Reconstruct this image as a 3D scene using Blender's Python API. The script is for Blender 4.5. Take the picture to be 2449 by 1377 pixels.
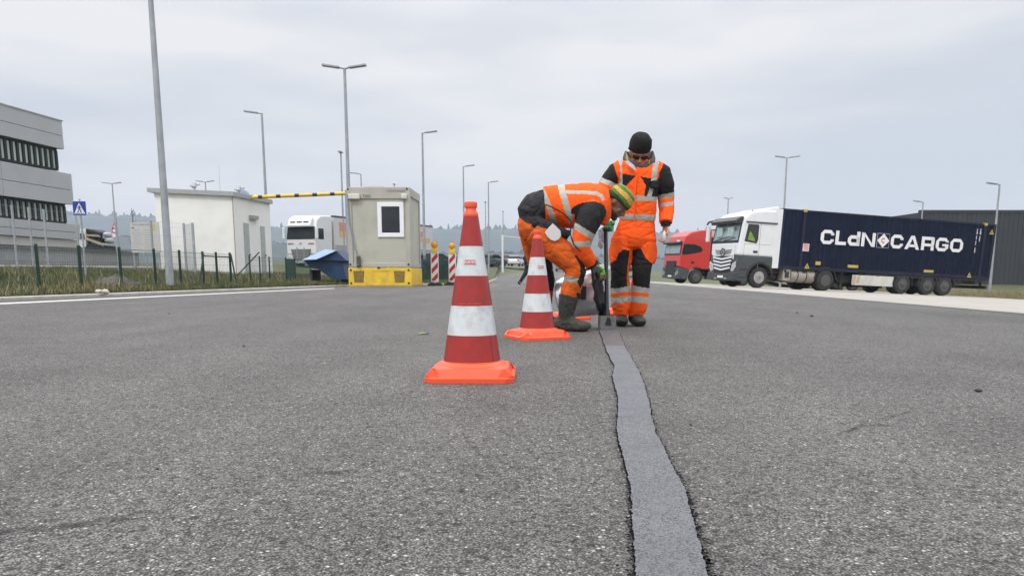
import bpy, bmesh, math, random
from mathutils import Vector, Matrix, noise
from math import sin, cos, pi, radians, atan, atan2, sqrt
random.seed(7)
for o in list(bpy.data.objects): bpy.data.objects.remove(o)
SC = bpy.context.scene
COL = SC.collection

# ---------------------------------------------------------------- camera
FPX, CX, CY, H = 1750.0, 1224.5, 918.0, 0.4537      # focal length in photo pixels, principal point, camera height
PITCH = atan(262 / FPX)
cam_d = bpy.data.cameras.new('camera'); cam = bpy.data.objects.new('camera', cam_d); COL.objects.link(cam)
cam_d.sensor_width = 36; cam_d.lens = FPX / 2449 * 36; cam_d.shift_y = (CY - 688.5) / 2449
cam_d.clip_start = 0.05; cam_d.clip_end = 12000
cam.location = (0, 0, H); cam.rotation_euler = (pi / 2 - PITCH, 0, 0)
SC.camera = cam

# ---------------------------------------------------------------- light
SUN_EL, SUN_AZ = radians(52), radians(215)
w = bpy.data.worlds.new('World'); SC.world = w; w.use_nodes = True
nt = w.node_tree; N = nt.nodes; L = nt.links
for n in list(N): N.remove(n)
out = N.new('ShaderNodeOutputWorld'); bg = N.new('ShaderNodeBackground'); bg.inputs[1].default_value = 0.1
sky = N.new('ShaderNodeTexSky'); sky.sky_type = 'NISHITA'; sky.sun_disc = False
sky.sun_elevation = SUN_EL; sky.sun_rotation = SUN_AZ; sky.dust_density = 3; sky.air_density = 1.2
tc = N.new('ShaderNodeTexCoord')
def wmath(op, a, b=None, c=None):
    n = N.new('ShaderNodeMath'); n.operation = op
    for i, v in enumerate((a, b, c)):
        if v is None: continue
        if isinstance(v, (int, float)): n.inputs[i].default_value = v
        else: L.new(v, n.inputs[i])
    return n.outputs[0]
sep = N.new('ShaderNodeSeparateXYZ'); L.new(tc.outputs['Generated'], sep.inputs[0])
zz = wmath('MAXIMUM', sep.outputs[2], 0.0)
mp = N.new('ShaderNodeMapping'); mp.inputs['Scale'].default_value = (1.3, 1.3, 5.5); L.new(tc.outputs['Generated'], mp.inputs[0])
mp.inputs['Rotation'].default_value = (0, 0.12, 0)
mp.inputs['Location'].default_value = (0.3, 0.1, 0.35)
no = N.new('ShaderNodeTexNoise'); no.inputs['Scale'].default_value = 1.5; no.inputs['Detail'].default_value = 3.5; no.inputs['Roughness'].default_value = 0.5
L.new(mp.outputs[0], no.inputs[0])
cr = N.new('ShaderNodeValToRGB'); L.new(no.outputs[0], cr.inputs[0])
e = cr.color_ramp.elements; e[0].position = 0.38; e[0].color = (6.9, 7.25, 7.9, 1); e[1].position = 0.60; e[1].color = (9.5, 9.35, 9.4, 1)
lo = N.new('ShaderNodeMixRGB'); lo.blend_type = 'MIX'       # lighter, warmer veil close to the horizon
L.new(wmath('SMOOTH_MAX', wmath('SUBTRACT', 0.55, wmath('MULTIPLY', zz, 4.5)), 0.0, 0.1), lo.inputs[0])
L.new(cr.outputs[0], lo.inputs[1]); lo.inputs[2].default_value = (10.6, 9.7, 9.4, 1)
gain = wmath('ADD', 1.0, wmath('MULTIPLY', wmath('POWER', wmath('MAXIMUM', wmath('SUBTRACT', zz, 0.3), 0.0), 1.0), 3.2))   # overcast sky: zenith brighter than horizon
vm = N.new('ShaderNodeVectorMath'); vm.operation = 'SCALE'; L.new(lo.outputs[0], vm.inputs[0]); L.new(gain, vm.inputs[3])
mx = N.new('ShaderNodeMixRGB'); mx.inputs[0].default_value = 0.95
L.new(sky.outputs[0], mx.inputs[1]); L.new(vm.outputs[0], mx.inputs[2]); L.new(mx.outputs[0], bg.inputs[0]); L.new(bg.outputs[0], out.inputs[0])
sd = bpy.data.lights.new('sun', 'SUN'); sd.energy = 1.45; sd.angle = radians(11); sd.color = (1, .975, .94)
sun = bpy.data.objects.new('sun', sd); COL.objects.link(sun)
sun.rotation_euler = (pi / 2 - SUN_EL, 0, pi - SUN_AZ)
SC.view_settings.view_transform = 'Standard'; SC.view_settings.look = 'None'; SC.view_settings.exposure = 0; SC.view_settings.gamma = 1

# ---------------------------------------------------------------- helpers
def ray(px, py):
    c, s = cos(PITCH), sin(PITCH)
    return Vector((px - CX, FPX * c + (CY - py) * s, -FPX * s + (CY - py) * c))
def at(px, py, Y):
    d = ray(px, py); return Vector((d.x / d.y * Y, Y, H + d.z / d.y * Y))
def gnd(px, py, z=0.0):
    d = ray(px, py); t = (z - H) / d.z; return Vector((d.x * t, d.y * t, z))
def proj(p):
    c, s = cos(PITCH), sin(PITCH); y, z = p[1], p[2] - H
    dep = y * c - z * s; up = y * s + z * c
    return CX + FPX * p[0] / dep, CY - FPX * up / dep
def inpoly(x, y, P):
    r = False; j = len(P) - 1
    for i in range(len(P)):
        if (P[i][1] > y) != (P[j][1] > y) and x < (P[j][0] - P[i][0]) * (y - P[i][1]) / (P[j][1] - P[i][1]) + P[i][0]: r = not r
        j = i
    return r
def sstep(a, b, x):
    t = max(0., min(1., (x - a) / (b - a))); return t * t * (3 - 2 * t)

MATS = {}
def mat(name, color, rough=0.6, metal=0.0, var=0.12, vs=6.0, bump=0.0, bs=60.0, spec=0.5, dirt=None, dirt_amt=0.0, ds=2.0, coat=0.0, trans=0.0, emit=None):
    if name in MATS: return MATS[name]
    m = bpy.data.materials.new(name); m.use_nodes = True; t = m.node_tree; n = t.nodes; l = t.links
    b = n['Principled BSDF']; b.inputs['Roughness'].default_value = rough; b.inputs['Metallic'].default_value = metal
    b.inputs['Specular IOR Level'].default_value = spec; b.inputs['Coat Weight'].default_value = coat
    b.inputs['Transmission Weight'].default_value = trans
    tx = n.new('ShaderNodeTexCoord'); c4 = (*color, 1)
    nz = n.new('ShaderNodeTexNoise'); nz.inputs['Scale'].default_value = vs; nz.inputs['Detail'].default_value = 6; l.new(tx.outputs['Object'], nz.inputs[0])
    rp = n.new('ShaderNodeValToRGB'); l.new(nz.outputs[0], rp.inputs[0])
    rp.color_ramp.elements[0].position = 0.3; rp.color_ramp.elements[1].position = 0.7
    rp.color_ramp.elements[0].color = (*[max(0, c * (1 - var)) for c in color], 1)
    rp.color_ramp.elements[1].color = (*[min(1, c * (1 + var)) for c in color], 1)
    last = rp.outputs[0]
    if dirt:
        n2 = n.new('ShaderNodeTexNoise'); n2.inputs['Scale'].default_value = ds; n2.inputs['Detail'].default_value = 8; n2.inputs['Roughness'].default_value = .65; l.new(tx.outputs['Object'], n2.inputs[0])
        r2 = n.new('ShaderNodeValToRGB'); l.new(n2.outputs[0], r2.inputs[0]); r2.color_ramp.elements[0].position = .45; r2.color_ramp.elements[1].position = .75
        r2.color_ramp.elements[1].color = (dirt_amt,) * 3 + (1,)
        mm = n.new('ShaderNodeMixRGB'); l.new(r2.outputs[0], mm.inputs[0]); l.new(last, mm.inputs[1]); mm.inputs[2].default_value = (*dirt, 1); last = mm.outputs[0]
    l.new(last, b.inputs['Base Color'])
    if bump:
        n3 = n.new('ShaderNodeTexNoise'); n3.inputs['Scale'].default_value = bs; n3.inputs['Detail'].default_value = 4; l.new(tx.outputs['Object'], n3.inputs[0])
        bp = n.new('ShaderNodeBump'); bp.inputs['Strength'].default_value = bump; bp.inputs['Distance'].default_value = 0.02; l.new(n3.outputs[0], bp.inputs['Height']); l.new(bp.outputs[0], b.inputs['Normal'])
    if emit: b.inputs['Emission Color'].default_value = (*emit, 1); b.inputs['Emission Strength'].default_value = 1
    MATS[name] = m; return m

def tag(o, label=None, cat=None, group=None, kind=None):
    for k, v in (('label', label), ('category', cat), ('group', group), ('kind', kind)):
        if v: o[k] = v
    return o
def empty(name, loc=(0, 0, 0), label=None, cat=None, group=None, rot=None):
    o = bpy.data.objects.new(name, None); COL.objects.link(o); o.empty_display_size = .2
    if rot is not None: o.matrix_world = Matrix.Translation(Vector(loc)) @ rot.to_4x4()
    else: o.location = loc
    return tag(o, label, cat, group)
def copy_tree(o, parent=None):
    c = o.copy(); COL.objects.link(c); c.parent = parent
    for ch in list(o.children): copy_tree(ch, c)
    return c

SPLIT = {'side_fairing', 'joint_strip', 'lock_socket', 'teal_reflection', 'stake', 'corner_lamp', 'mirror_arm', 'dock_door', 'fog_lamp', 'wiper', 'roof_lamp', 'red_stripe', 'load_box', 'cuff', 'door_bar', 'tank_strap'}
class MB:
    def __init__(s): s.v = []; s.f = []; s.m = []
    def add(s, vs, fs, mi=0):
        s.p = getattr(s, 'p', []) + [(len(s.v), len(s.f))]; k = len(s.v); s.v += [tuple(v) for v in vs]; s.f += [tuple(i + k for i in f) for f in fs]; s.m += [mi] * len(fs); return s
    def box(s, x0, x1, y0, y1, z0, z1, mi=0):
        v = [(x, y, z) for z in (z0, z1) for y in (y0, y1) for x in (x0, x1)]
        return s.add(v, [(0, 2, 3, 1), (4, 5, 7, 6), (0, 1, 5, 4), (2, 6, 7, 3), (0, 4, 6, 2), (1, 3, 7, 5)], mi)
    def cyl(s, p0, p1, r0, r1=None, n=12, mi=0, caps=True):
        p0, p1 = Vector(p0), Vector(p1); r1 = r0 if r1 is None else r1
        d = (p1 - p0).normalized(); a = d.orthogonal().normalized(); b = d.cross(a)
        vs = []
        for p, r in ((p0, r0), (p1, r1)):
            for i in range(n): t = 2 * pi * i / n + pi / n; vs.append(p + a * cos(t) * r + b * sin(t) * r)
        fs = [(i, (i + 1) % n, n + (i + 1) % n, n + i) for i in range(n)]
        if caps: fs += [tuple(range(n))[::-1], tuple(range(n, 2 * n))]
        return s.add(vs, fs, mi)
    def bar(s, p0, p1, w, h, up=(0, 0, 1), mi=0):
        p0, p1 = Vector(p0), Vector(p1); d = (p1 - p0).normalized(); a = d.cross(Vector(up)).normalized(); b = a.cross(d)
        vs = [p + a * w / 2 * i + b * h / 2 * j for p in (p0, p1) for i, j in ((-1, -1), (1, -1), (1, 1), (-1, 1))]
        return s.add(vs, [(0, 3, 2, 1), (4, 5, 6, 7), (0, 1, 5, 4), (1, 2, 6, 5), (2, 3, 7, 6), (3, 0, 4, 7)], mi)
    def prism(s, P, y0, y1, mi=0, axis='y'):      # profile of (x, z) points pushed along y (or (x, y) points along z)
        n = len(P); mk = (lambda a, b, c: (a, c, b)) if axis == 'y' else ((lambda a, b, c: (a, b, c)) if axis == 'z' else (lambda a, b, c: (c, a, b)))
        vs = [mk(a, b, y0) for a, b in P] + [mk(a, b, y1) for a, b in P]
        fs = [(i, (i + 1) % n, n + (i + 1) % n, n + i) for i in range(n)] + [tuple(range(n))[::-1], tuple(range(n, 2 * n))]
        return s.add(vs, fs, mi)
    def lathe(s, P, o=(0, 0, 0), ax=(0, 0, 1), n=32, mi=0, mis=None, close=False):     # P of (radius, height)
        o = Vector(o); d = Vector(ax).normalized(); a = d.orthogonal().normalized(); b = d.cross(a)
        vs = [o + d * h + (a * cos(2 * pi * i / n) + b * sin(2 * pi * i / n)) * r for r, h in P for i in range(n)]
        k = len(s.v); s.v += [tuple(v) for v in vs]
        for j in range(len(P) - 1 + (1 if close else 0)):
            j2 = (j + 1) % len(P)
            for i in range(n):
                s.f.append((k + j * n + i, k + j * n + (i + 1) % n, k + j2 * n + (i + 1) % n, k + j2 * n + i)); s.m.append(mis[j] if mis else mi)
        if not close:
            s.f.append(tuple(k + i for i in range(n))[::-1]); s.m.append(mis[0] if mis else mi)
            s.f.append(tuple(k + (len(P) - 1) * n + i for i in range(n))); s.m.append(mis[-1] if mis else mi)
        return s
    def tube(s, pts, r, n=8, mi=0):
        pts = [Vector(p) for p in pts]; R = r if isinstance(r, (list, tuple)) else [r] * len(pts)
        return s.loft(pts, [(q, q) for q in R], n=n, mi=mi)
    def loft(s, pts, rad, side=None, n=16, mi=0, sq=1.0):
        pts = [Vector(p) for p in pts]; vs = []; a = None
        for i, p in enumerate(pts):
            d = (pts[min(i + 1, len(pts) - 1)] - pts[max(i - 1, 0)]).normalized()
            if side is not None: a = (Vector(side) - d * d.dot(Vector(side))).normalized()
            elif a is None: a = d.orthogonal().normalized()
            else: a = (a - d * d.dot(a)).normalized()
            b = d.cross(a)
            for k in range(n):
                t = 2 * pi * k / n; ct, st = cos(t), sin(t)
                ct = math.copysign(abs(ct) ** sq, ct); st = math.copysign(abs(st) ** sq, st)
                vs.append(p + a * ct * rad[i][0] + b * st * rad[i][1])
        m = len(pts)
        fs = [(j * n + k, j * n + (k + 1) % n, (j + 1) * n + (k + 1) % n, (j + 1) * n + k) for j in range(m - 1) for k in range(n)]
        fs += [tuple(range(n))[::-1], tuple(range((m - 1) * n, m * n))]
        return s.add(vs, fs, mi)
    def ball(s, c, r, n=14, mi=0, rot=None):
        c = Vector(c); r = (r, r, r) if isinstance(r, (int, float)) else r; vs = []; m = n // 2
        R = rot or Matrix.Identity(3)
        for j in range(1, m):
            for i in range(n):
                t, q = 2 * pi * i / n, pi * j / m
                vs.append(c + R @ Vector((r[0] * sin(q) * cos(t), r[1] * sin(q) * sin(t), r[2] * cos(q))))
        vs += [c + R @ Vector((0, 0, r[2])), c + R @ Vector((0, 0, -r[2]))]; T = len(vs) - 2
        fs = [(j * n + i, (j + 1) * n + i, (j + 1) * n + (i + 1) % n, j * n + (i + 1) % n) for j in range(m - 2) for i in range(n)]
        fs += [(T, i, (i + 1) % n) for i in range(n)] + [(T + 1, (m - 2) * n + (i + 1) % n, (m - 2) * n + i) for i in range(n)]
        return s.add(vs, fs, mi)
    def mesh(s, name, mats):
        me = bpy.data.meshes.new(name); me.from_pydata(s.v, [], s.f); me.validate()
        for m in mats: me.materials.append(m)
        if len(me.polygons) == len(s.m): me.polygons.foreach_set('material_index', s.m)
        return me
    def build(s, name, mats, parent=None, world=False, smooth=0, bevel=0, seg=2, fixn=True):
        if not isinstance(mats, (list, tuple)): mats = [mats]
        if name in SPLIT and len(getattr(s, 'p', [])) > 1:
            pc = s.p + [(len(s.v), len(s.f))]; r = None
            for (v0, f0), (v1, f1) in zip(pc[:-1], pc[1:]):
                q = MB(); q.add(s.v[v0:v1], [tuple(i - v0 for i in f) for f in s.f[f0:f1]]); q.m = s.m[f0:f1]
                r = q.build(name, mats, parent, world, smooth, bevel, seg, fixn)
            return r
        me = s.mesh(name, mats); o = bpy.data.objects.new(name, me); COL.objects.link(o)
        if fixn:
            bm = bmesh.new(); bm.from_mesh(me); bmesh.ops.recalc_face_normals(bm, faces=bm.faces); bm.to_mesh(me); bm.free()
        if parent is not None:
            if world: me.transform(Matrix.Translation(-parent.location)) if parent.rotation_euler.x == 0 and parent.rotation_euler.z == 0 and parent.parent is None else me.transform(parent.matrix_world.inverted())
            o.parent = parent
        if smooth:
            me.shade_smooth(); me.set_sharp_from_angle(angle=radians(smooth))
        if bevel:
            b = o.modifiers.new('bevel', 'BEVEL'); b.width = bevel; b.segments = seg; b.limit_method = 'ANGLE'; b.angle_limit = radians(40)
        return o

def remesh(mb, voxel, smooth=2, fold=0.0, fs=9.0, seed=0.0, aniso=(1, 1, 1)):
    me = mb.mesh('tmp', []); bm = bmesh.new(); bm.from_mesh(me)
    bmesh.ops.recalc_face_normals(bm, faces=bm.faces); bm.to_mesh(me); bm.free()
    o = bpy.data.objects.new('tmp', me); COL.objects.link(o)
    md = o.modifiers.new('r', 'REMESH'); md.mode = 'VOXEL'; md.voxel_size = voxel; md.adaptivity = 0
    if smooth: sm = o.modifiers.new('s', 'SMOOTH'); sm.factor = .5; sm.iterations = smooth
    bpy.context.view_layer.update(); dg = bpy.context.evaluated_depsgraph_get()
    r = bpy.data.meshes.new_from_object(o.evaluated_get(dg), depsgraph=dg)
    bpy.data.objects.remove(o); bpy.data.meshes.remove(me)
    if fold:
        ns = [v.normal.copy() for v in r.vertices]
        for v, nn in zip(r.vertices, ns):
            q = Vector((v.co.x * aniso[0], v.co.y * aniso[1], v.co.z * aniso[2])) * fs + Vector((seed, seed, 0))
            q2_ = q + Vector((noise.noise(q * .8 + Vector((9, 0, 0))), noise.noise(q * .8 + Vector((0, 9, 0))), noise.noise(q * .8))) * .9
            a_ = 1 - abs(noise.noise(q2_)) * 1.9; b_ = 1 - abs(noise.noise(q2_ * 1.9 + Vector((3, 3, 3)))) * 1.9
            h = -max(0, a_) ** 7 * .60 - max(0, b_) ** 8 * .22 + .15 + .55 * noise.noise(q * .40)
            v.co += nn * h * fold
    r.shade_smooth(); return r
def add_mesh(me, name, mats, parent=None, fn=None):
    me.name = name; me.materials.clear()
    for m in (mats if isinstance(mats, (list, tuple)) else [mats]): me.materials.append(m)
    if fn: me.polygons.foreach_set('material_index', [fn(p.center, p.normal) for p in me.polygons])
    o = bpy.data.objects.new(name, me); COL.objects.link(o)
    if parent is not None:
        me.transform(Matrix.Translation(-parent.location)); o.parent = parent
    return o
def text(s, size, m, parent, M, name='lettering', ext=.002, xs=1.0, bold=0.0, align='LEFT', space=1.0):
    c = bpy.data.curves.new('t', 'FONT'); c.body = s; c.size = size; c.extrude = ext; c.offset = bold; c.align_x = align; c.space_character = space; c.resolution_u = 3
    o = bpy.data.objects.new('t', c); COL.objects.link(o); bpy.context.view_layer.update()
    dg = bpy.context.evaluated_depsgraph_get(); me = bpy.data.meshes.new_from_object(o.evaluated_get(dg)); bpy.data.objects.remove(o)
    me.materials.clear(); me.materials.append(m); me.transform(M @ Matrix.Diagonal((xs, 1, 1, 1)))
    r = bpy.data.objects.new(name, me); COL.objects.link(r); r.parent = parent; return r

# ---------------------------------------------------------------- terrain shape
KD = 0.122                                            # left kerb runs in direction (KD, 1)
K0 = gnd(0, 718.4); K1 = gnd(400, 702.1)
def xk(y): return K0.x + (y - K0.y) * (K1.x - K0.x) / (K1.y - K0.y)
E0 = gnd(2449, 752); E1 = gnd(1900, 705.8)
def xe(y): return E0.x + (y - E0.y) * (E1.x - E0.x) / (E1.y - E0.y)
YT = 33.0
def xs_(y): return at(1166, 668, 38).x - 0.006 * (y - 38)      # left kerb of the side street
def left_d(x, y):                                     # distance behind the left kerb (negative: on the asphalt)
    a = (xk(y) - x) * .99
    b = min(y - YT, xs_(y) - x)
    return max(a, b)
def ground(x, y):
    z = 0.0
    s = x - xe(y)
    if s > 0: z -= 0.0435 * min(s, 60) * (1 - sstep(70, 110, y))
    z += 1.0 * sstep(62, 118, y) * (1 - sstep(20, 45, s))
    return z
def bank(x, y):
    a = (xk(y) - x) * .99
    t = left_d(x, y); z = ground(x, y)
    if t > 0:
        z += .075
        if a > 0: z += .052 * max(0, min(a, 16) - 2.0)
        z += .42 * sstep(40, 60, y) * sstep(0, 8, a)
    return z
def terrain_rot(x, y, heading):
    n = Vector((-(ground(x + .5, y) - ground(x - .5, y)), -(ground(x, y + .5) - ground(x, y - .5)), 1)).normalized()
    f = Vector((cos(heading), sin(heading), 0)); f = (f - n * f.dot(n)).normalized()
    l = n.cross(f); return Matrix((f, l, n)).transposed()
# ================================================================ THE SETTING
def asphalt_mat():
    m = bpy.data.materials.new('asphalt'); m.use_nodes = True; t = m.node_tree; n = t.nodes; l = t.links; b = n['Principled BSDF']
    tx = n.new('ShaderNodeTexCoord')
    def vor(s, f='F1'):
        v = n.new('ShaderNodeTexVoronoi'); v.inputs['Scale'].default_value = s; v.feature = f; l.new(tx.outputs['Object'], v.inputs[0]); return v
    def noi(s, d=4, r=.5):
        v = n.new('ShaderNodeTexNoise'); v.inputs['Scale'].default_value = s; v.inputs['Detail'].default_value = d; v.inputs['Roughness'].default_value = r; l.new(tx.outputs['Object'], v.inputs[0]); return v
    def ramp(src, st):
        r = n.new('ShaderNodeValToRGB'); l.new(src, r.inputs[0]); el = r.color_ramp.elements
        while len(el) < len(st): el.new(.5)
        for e_, (p, c) in zip(el, st): e_.position = p; e_.color = (c, c, c, 1) if isinstance(c, (int, float)) else (*c, 1)
        return r
    def mixc(f, a, c, mode='MIX'):
        q = n.new('ShaderNodeMixRGB'); q.blend_type = mode
        if isinstance(f, (int, float)): q.inputs[0].default_value = f
        else: l.new(f, q.inputs[0])
        l.new(a, q.inputs[1]); l.new(c, q.inputs[2]); return q.outputs[0]
    v1 = vor(205); v2 = vor(430)
    g1 = n.new('ShaderNodeSeparateColor'); l.new(v1.outputs['Color'], g1.inputs[0])
    g2 = n.new('ShaderNodeSeparateColor'); l.new(v2.outputs['Color'], g2.inputs[0])
    stone = ramp(g1.outputs[0], [(0, (.045, .044, .042)), (.35, (.105, .102, .097)), (.86, (.165, .162, .152)), (.965, (.28, .27, .25)), (1, (.60, .58, .53))])
    fine = ramp(g2.outputs[1], [(0, (.035, .034, .032)), (.3, (.10, .098, .093)), (.9, (.17, .168, .16)), (.985, (.42, .41, .38))])
    col = mixc(.5, stone.outputs[0], fine.outputs[0])
    gap = ramp(v1.outputs['Distance'], [(.25, 1.08), (.70, .25)])
    col = mixc(1, col, gap.outputs[0], 'MULTIPLY')
    pit = ramp(noi(60, 5, .7).outputs[0], [(.36, .30), (.50, 1.0)]); col = mixc(1, col, pit.outputs[0], 'MULTIPLY')
    big = ramp(noi(.45, 8, .7).outputs[0], [(.3, .74), (.5, 1.0), (.7, 1.16)]); col = mixc(1, col, big.outputs[0], 'MULTIPLY')
    mp2 = n.new('ShaderNodeMapping'); mp2.inputs['Scale'].default_value = (3.0, .22, 1); mp2.inputs['Rotation'].default_value = (0, 0, .1); l.new(tx.outputs['Object'], mp2.inputs[0])
    st = n.new('ShaderNodeTexNoise'); st.inputs['Scale'].default_value = .5; st.inputs['Detail'].default_value = 5; l.new(mp2.outputs[0], st.inputs[0])
    stn = ramp(st.outputs[0], [(.35, .88), (.65, 1.1)]); col = mixc(1, col, stn.outputs[0], 'MULTIPLY')
    v3 = vor(105); g3 = n.new('ShaderNodeSeparateColor'); l.new(v3.outputs['Color'], g3.inputs[0])
    sp = ramp(g3.outputs[0], [(.955, 0), (.975, 1)]); dd_ = ramp(v3.outputs['Distance'], [(.25, 1), (.42, 0)]); pk = mixc(1, sp.outputs[0], dd_.outputs[0], 'MULTIPLY')
    q = n.new('ShaderNodeMixRGB'); l.new(pk, q.inputs[0]); l.new(col, q.inputs[1]); q.inputs[2].default_value = (.35, .34, .31, 1); col = q.outputs[0]
    sp2 = ramp(g3.outputs[1], [(.93, 1), (.96, .35)]); col = mixc(1, col, sp2.outputs[0], 'MULTIPLY')
    st2 = ramp(noi(1.7, 9, .75).outputs[0], [(.32, .80), (.55, 1.03)]); col = mixc(1, col, st2.outputs[0], 'MULTIPLY')
    tint = n.new('ShaderNodeMixRGB'); tint.blend_type = 'MULTIPLY'; tint.inputs[0].default_value = 1; l.new(col, tint.inputs[1]); tint.inputs[2].default_value = (1.80, 1.74, 1.72, 1)
    l.new(tint.outputs[0], b.inputs['Base Color']); b.inputs['Roughness'].default_value = .72; b.inputs['Specular IOR Level'].default_value = .5
    hd = n.new('ShaderNodeMath'); hd.operation = 'MULTIPLY_ADD'; l.new(v1.outputs['Distance'], hd.inputs[0]); hd.inputs[1].default_value = -1.0; l.new(g1.outputs[1], hd.inputs[2])
    h2 = n.new('ShaderNodeMath'); h2.operation = 'MULTIPLY_ADD'; l.new(noi(45, 4).outputs[0], h2.inputs[0]); h2.inputs[1].default_value = 1.6; l.new(hd.outputs[0], h2.inputs[2])
    bp = n.new('ShaderNodeBump'); bp.inputs['Strength'].default_value = 1; bp.inputs['Distance'].default_value = .0040; l.new(h2.outputs[0], bp.inputs['Height']); l.new(bp.outputs[0], b.inputs['Normal'])
    MATS['asphalt'] = m; return m
asphalt = asphalt_mat()
concrete = mat('concrete', (.385, .355, .315), .85, var=.07, vs=1.2, bump=.3, bs=120, dirt=(.27, .25, .22), dirt_amt=.6, ds=.8)
kerb_m = mat('kerb_stone', (.47, .44, .39), .85, var=.12, vs=4, bump=.3, dirt=(.2, .19, .17), dirt_amt=.5, ds=3)
paint = mat('road_paint', (.56, .54, .51), .7, var=.1, vs=9, dirt=(.3, .3, .3), dirt_amt=.7, ds=6)
soil = mat('soil_grass', (.075, .085, .030), .95, var=.35, vs=1.6, bump=.8, bs=18, dirt=(.13, .10, .06), dirt_amt=.6, ds=1.1)
field = mat('field', (.10, .12, .055), .95, var=.3, vs=.02, dirt=(.15, .14, .08), dirt_amt=.6, ds=.01)

def rows(name, ys, xf, zf, m, label=None, kind='structure', smooth=True):
    vs = []; fs = []; n = None
    for y in ys:
        xs = xf(y); n = len(xs)
        vs += [(x, y, zf(x, y)) for x in xs]
    for j in range(len(ys) - 1):
        for i in range(n - 1): fs.append((j * n + i, j * n + i + 1, (j + 1) * n + i + 1, (j + 1) * n + i))
    me = bpy.data.meshes.new(name); me.from_pydata(vs, [], fs); me.materials.append(m)
    if smooth: me.shade_smooth()
    o = bpy.data.objects.new(name, me); COL.objects.link(o); o['kind'] = kind
    if label: o['label'] = label
    return o
def lin(a, b, n): return [a + (b - a) * i / (n - 1) for i in range(n)]
YS = lin(-3, 33, 37) + [33.002] + lin(34, 130, 65)
def xl(y): return xk(y) if y <= 33 else xs_(y)
def xr(y): return xe(y) if y < 62 else min(xe(y), 9 + (130 - y) * .01)
rows('asphalt_yard', YS, lambda y: lin(xl(y), xr(y), 12), lambda x, y: ground(x, y) + .006, asphalt)
rows('concrete_apron', lin(-3, 62, 66), lambda y: [xe(y) + .34 + d for d in lin(0, 19.4, 30)], lambda x, y: ground(x, y) + .004, concrete)
rows('gutter', lin(-3, 62, 40), lambda y: [xe(y) - .02, xe(y) + .36], lambda x, y: ground(x, y) + .012, mat('gutter_stone', (.30, .285, .26), .85, var=.1, vs=3, dirt=(.2, .19, .17), dirt_amt=.6, ds=2))
rows('verge_right', lin(-3, 120, 62), lambda y: [xe(y) + 19.6 + d * d * .35 for d in lin(0, 24, 30)], lambda x, y: ground(x, y) + .12 * sstep(0, 1.5, x - xe(y) - 19.6) + .05 * noise.noise((x * .5, y * .5, 0)), soil)
rows('grass_bank', lin(-3, 33, 73), lambda y: [xk(y) - .16 - d * d * .05 for d in lin(0, 46, 90)], lambda x, y: bank(x, y) + (.07 * noise.noise((x * .9, y * .9, 0)) + .12 * noise.noise((x * .3, y * .3, 3))) * sstep(0.3, 3, left_d(x, y)), soil)
rows('verge_behind', lin(33.01, 120, 60), lambda y: [xs_(y) - .16 - d * d * .05 for d in lin(0, 52, 90)], lambda x, y: bank(x, y) + .06 * noise.noise((x * .5, y * .5, 0)) * sstep(.3, 3, left_d(x, y)), soil)
GX = [-3500, -2000, -1000, -500, -250] + lin(-150, 150, 61) + [250, 500, 1000, 2000, 3500]
GY = [-60, -30] + lin(-10, 140, 51) + [170, 220, 300, 450, 700, 1100, 1800, 3000]
rows('ground', GY, lambda y: GX, lambda x, y: bank(x, y) - .45 * (1 - sstep(110, 121, y)), field)

# kerbs
def kerb(name, pts, wd=.30, h=.06):
    m = MB()
    for a, b in zip(pts[:-1], pts[1:]):
        a = Vector(a); b = Vector(b); d = (b - a); Ln = d.length; d /= Ln; nn = Vector((-d.y, d.x, 0)); k = max(1, int(Ln / 1.0))
        for i in range(k):
            p = a + d * (Ln * i / k + .004); q = a + d * (Ln * (i + 1) / k - .004)
            zp = h + ground(p.x, p.y)
            ch = .02
            sec = [(0, -.1), (0, zp - ch), (ch, zp), (wd, zp), (wd, -.1)]
            vs = [p + nn * u + Vector((0, 0, z - p.z)) for u, z in sec] + [q + nn * u + Vector((0, 0, z - q.z)) for u, z in sec]
            m.add(vs, [(j, (j + 1) % 5, 5 + (j + 1) % 5, 5 + j) for j in range(5)] + [(4, 3, 2, 1, 0), (5, 6, 7, 8, 9)])
    o = m.build(name, kerb_m); o['kind'] = 'structure'; return o
def P2(x, y): return (x, y, 0)
kerb('kerb', [P2(xk(y), y) for y in (-3, 10, 20, 33)])
kerb('kerb_street', [P2(xk(33) - .1, 33), P2(xs_(33) + .0, 33), P2(xs_(60), 60), P2(xs_(110), 110)])

# painted lines
pm = MB()
a0, b0 = gnd(-140, 732.2), gnd(-140, 736.2); a1, b1 = gnd(400, 707.6), gnd(400, 710.2); a2, b2 = gnd(800, 689.5), gnd(800, 691)
def strip_poly(m, A, B, z): 
    n = len(A); m.add([(p[0], p[1], z) for p in A] + [(p[0], p[1], z) for p in B], [(i, i + 1, n + i + 1, n + i) for i in range(n - 1)])
ol = MB(); strip_poly(ol, [a0, a1, a2], [b0, b1, b2], .011); o = ol.build('edge_line', paint); o['kind'] = 'structure'
for x0, x1 in ((1040, 1064), (1101, 1130), (1162, 1190), (1216, 1242), (1270, 1296), (1376, 1402), (1560, 1577), (1603, 1631), (1659, 1687)):
    A = gnd(x0, 683.4 ); B = gnd(x1, 683.4)
    dl = MB(); dl.add([(A.x, A.y - .28, .012), (B.x, A.y - .28, .012), (B.x, A.y + .12, .012), (A.x, A.y + .12, .012)], [(0, 1, 2, 3)]); o = dl.build('dashed_line', paint); o['kind'] = 'structure'
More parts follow.
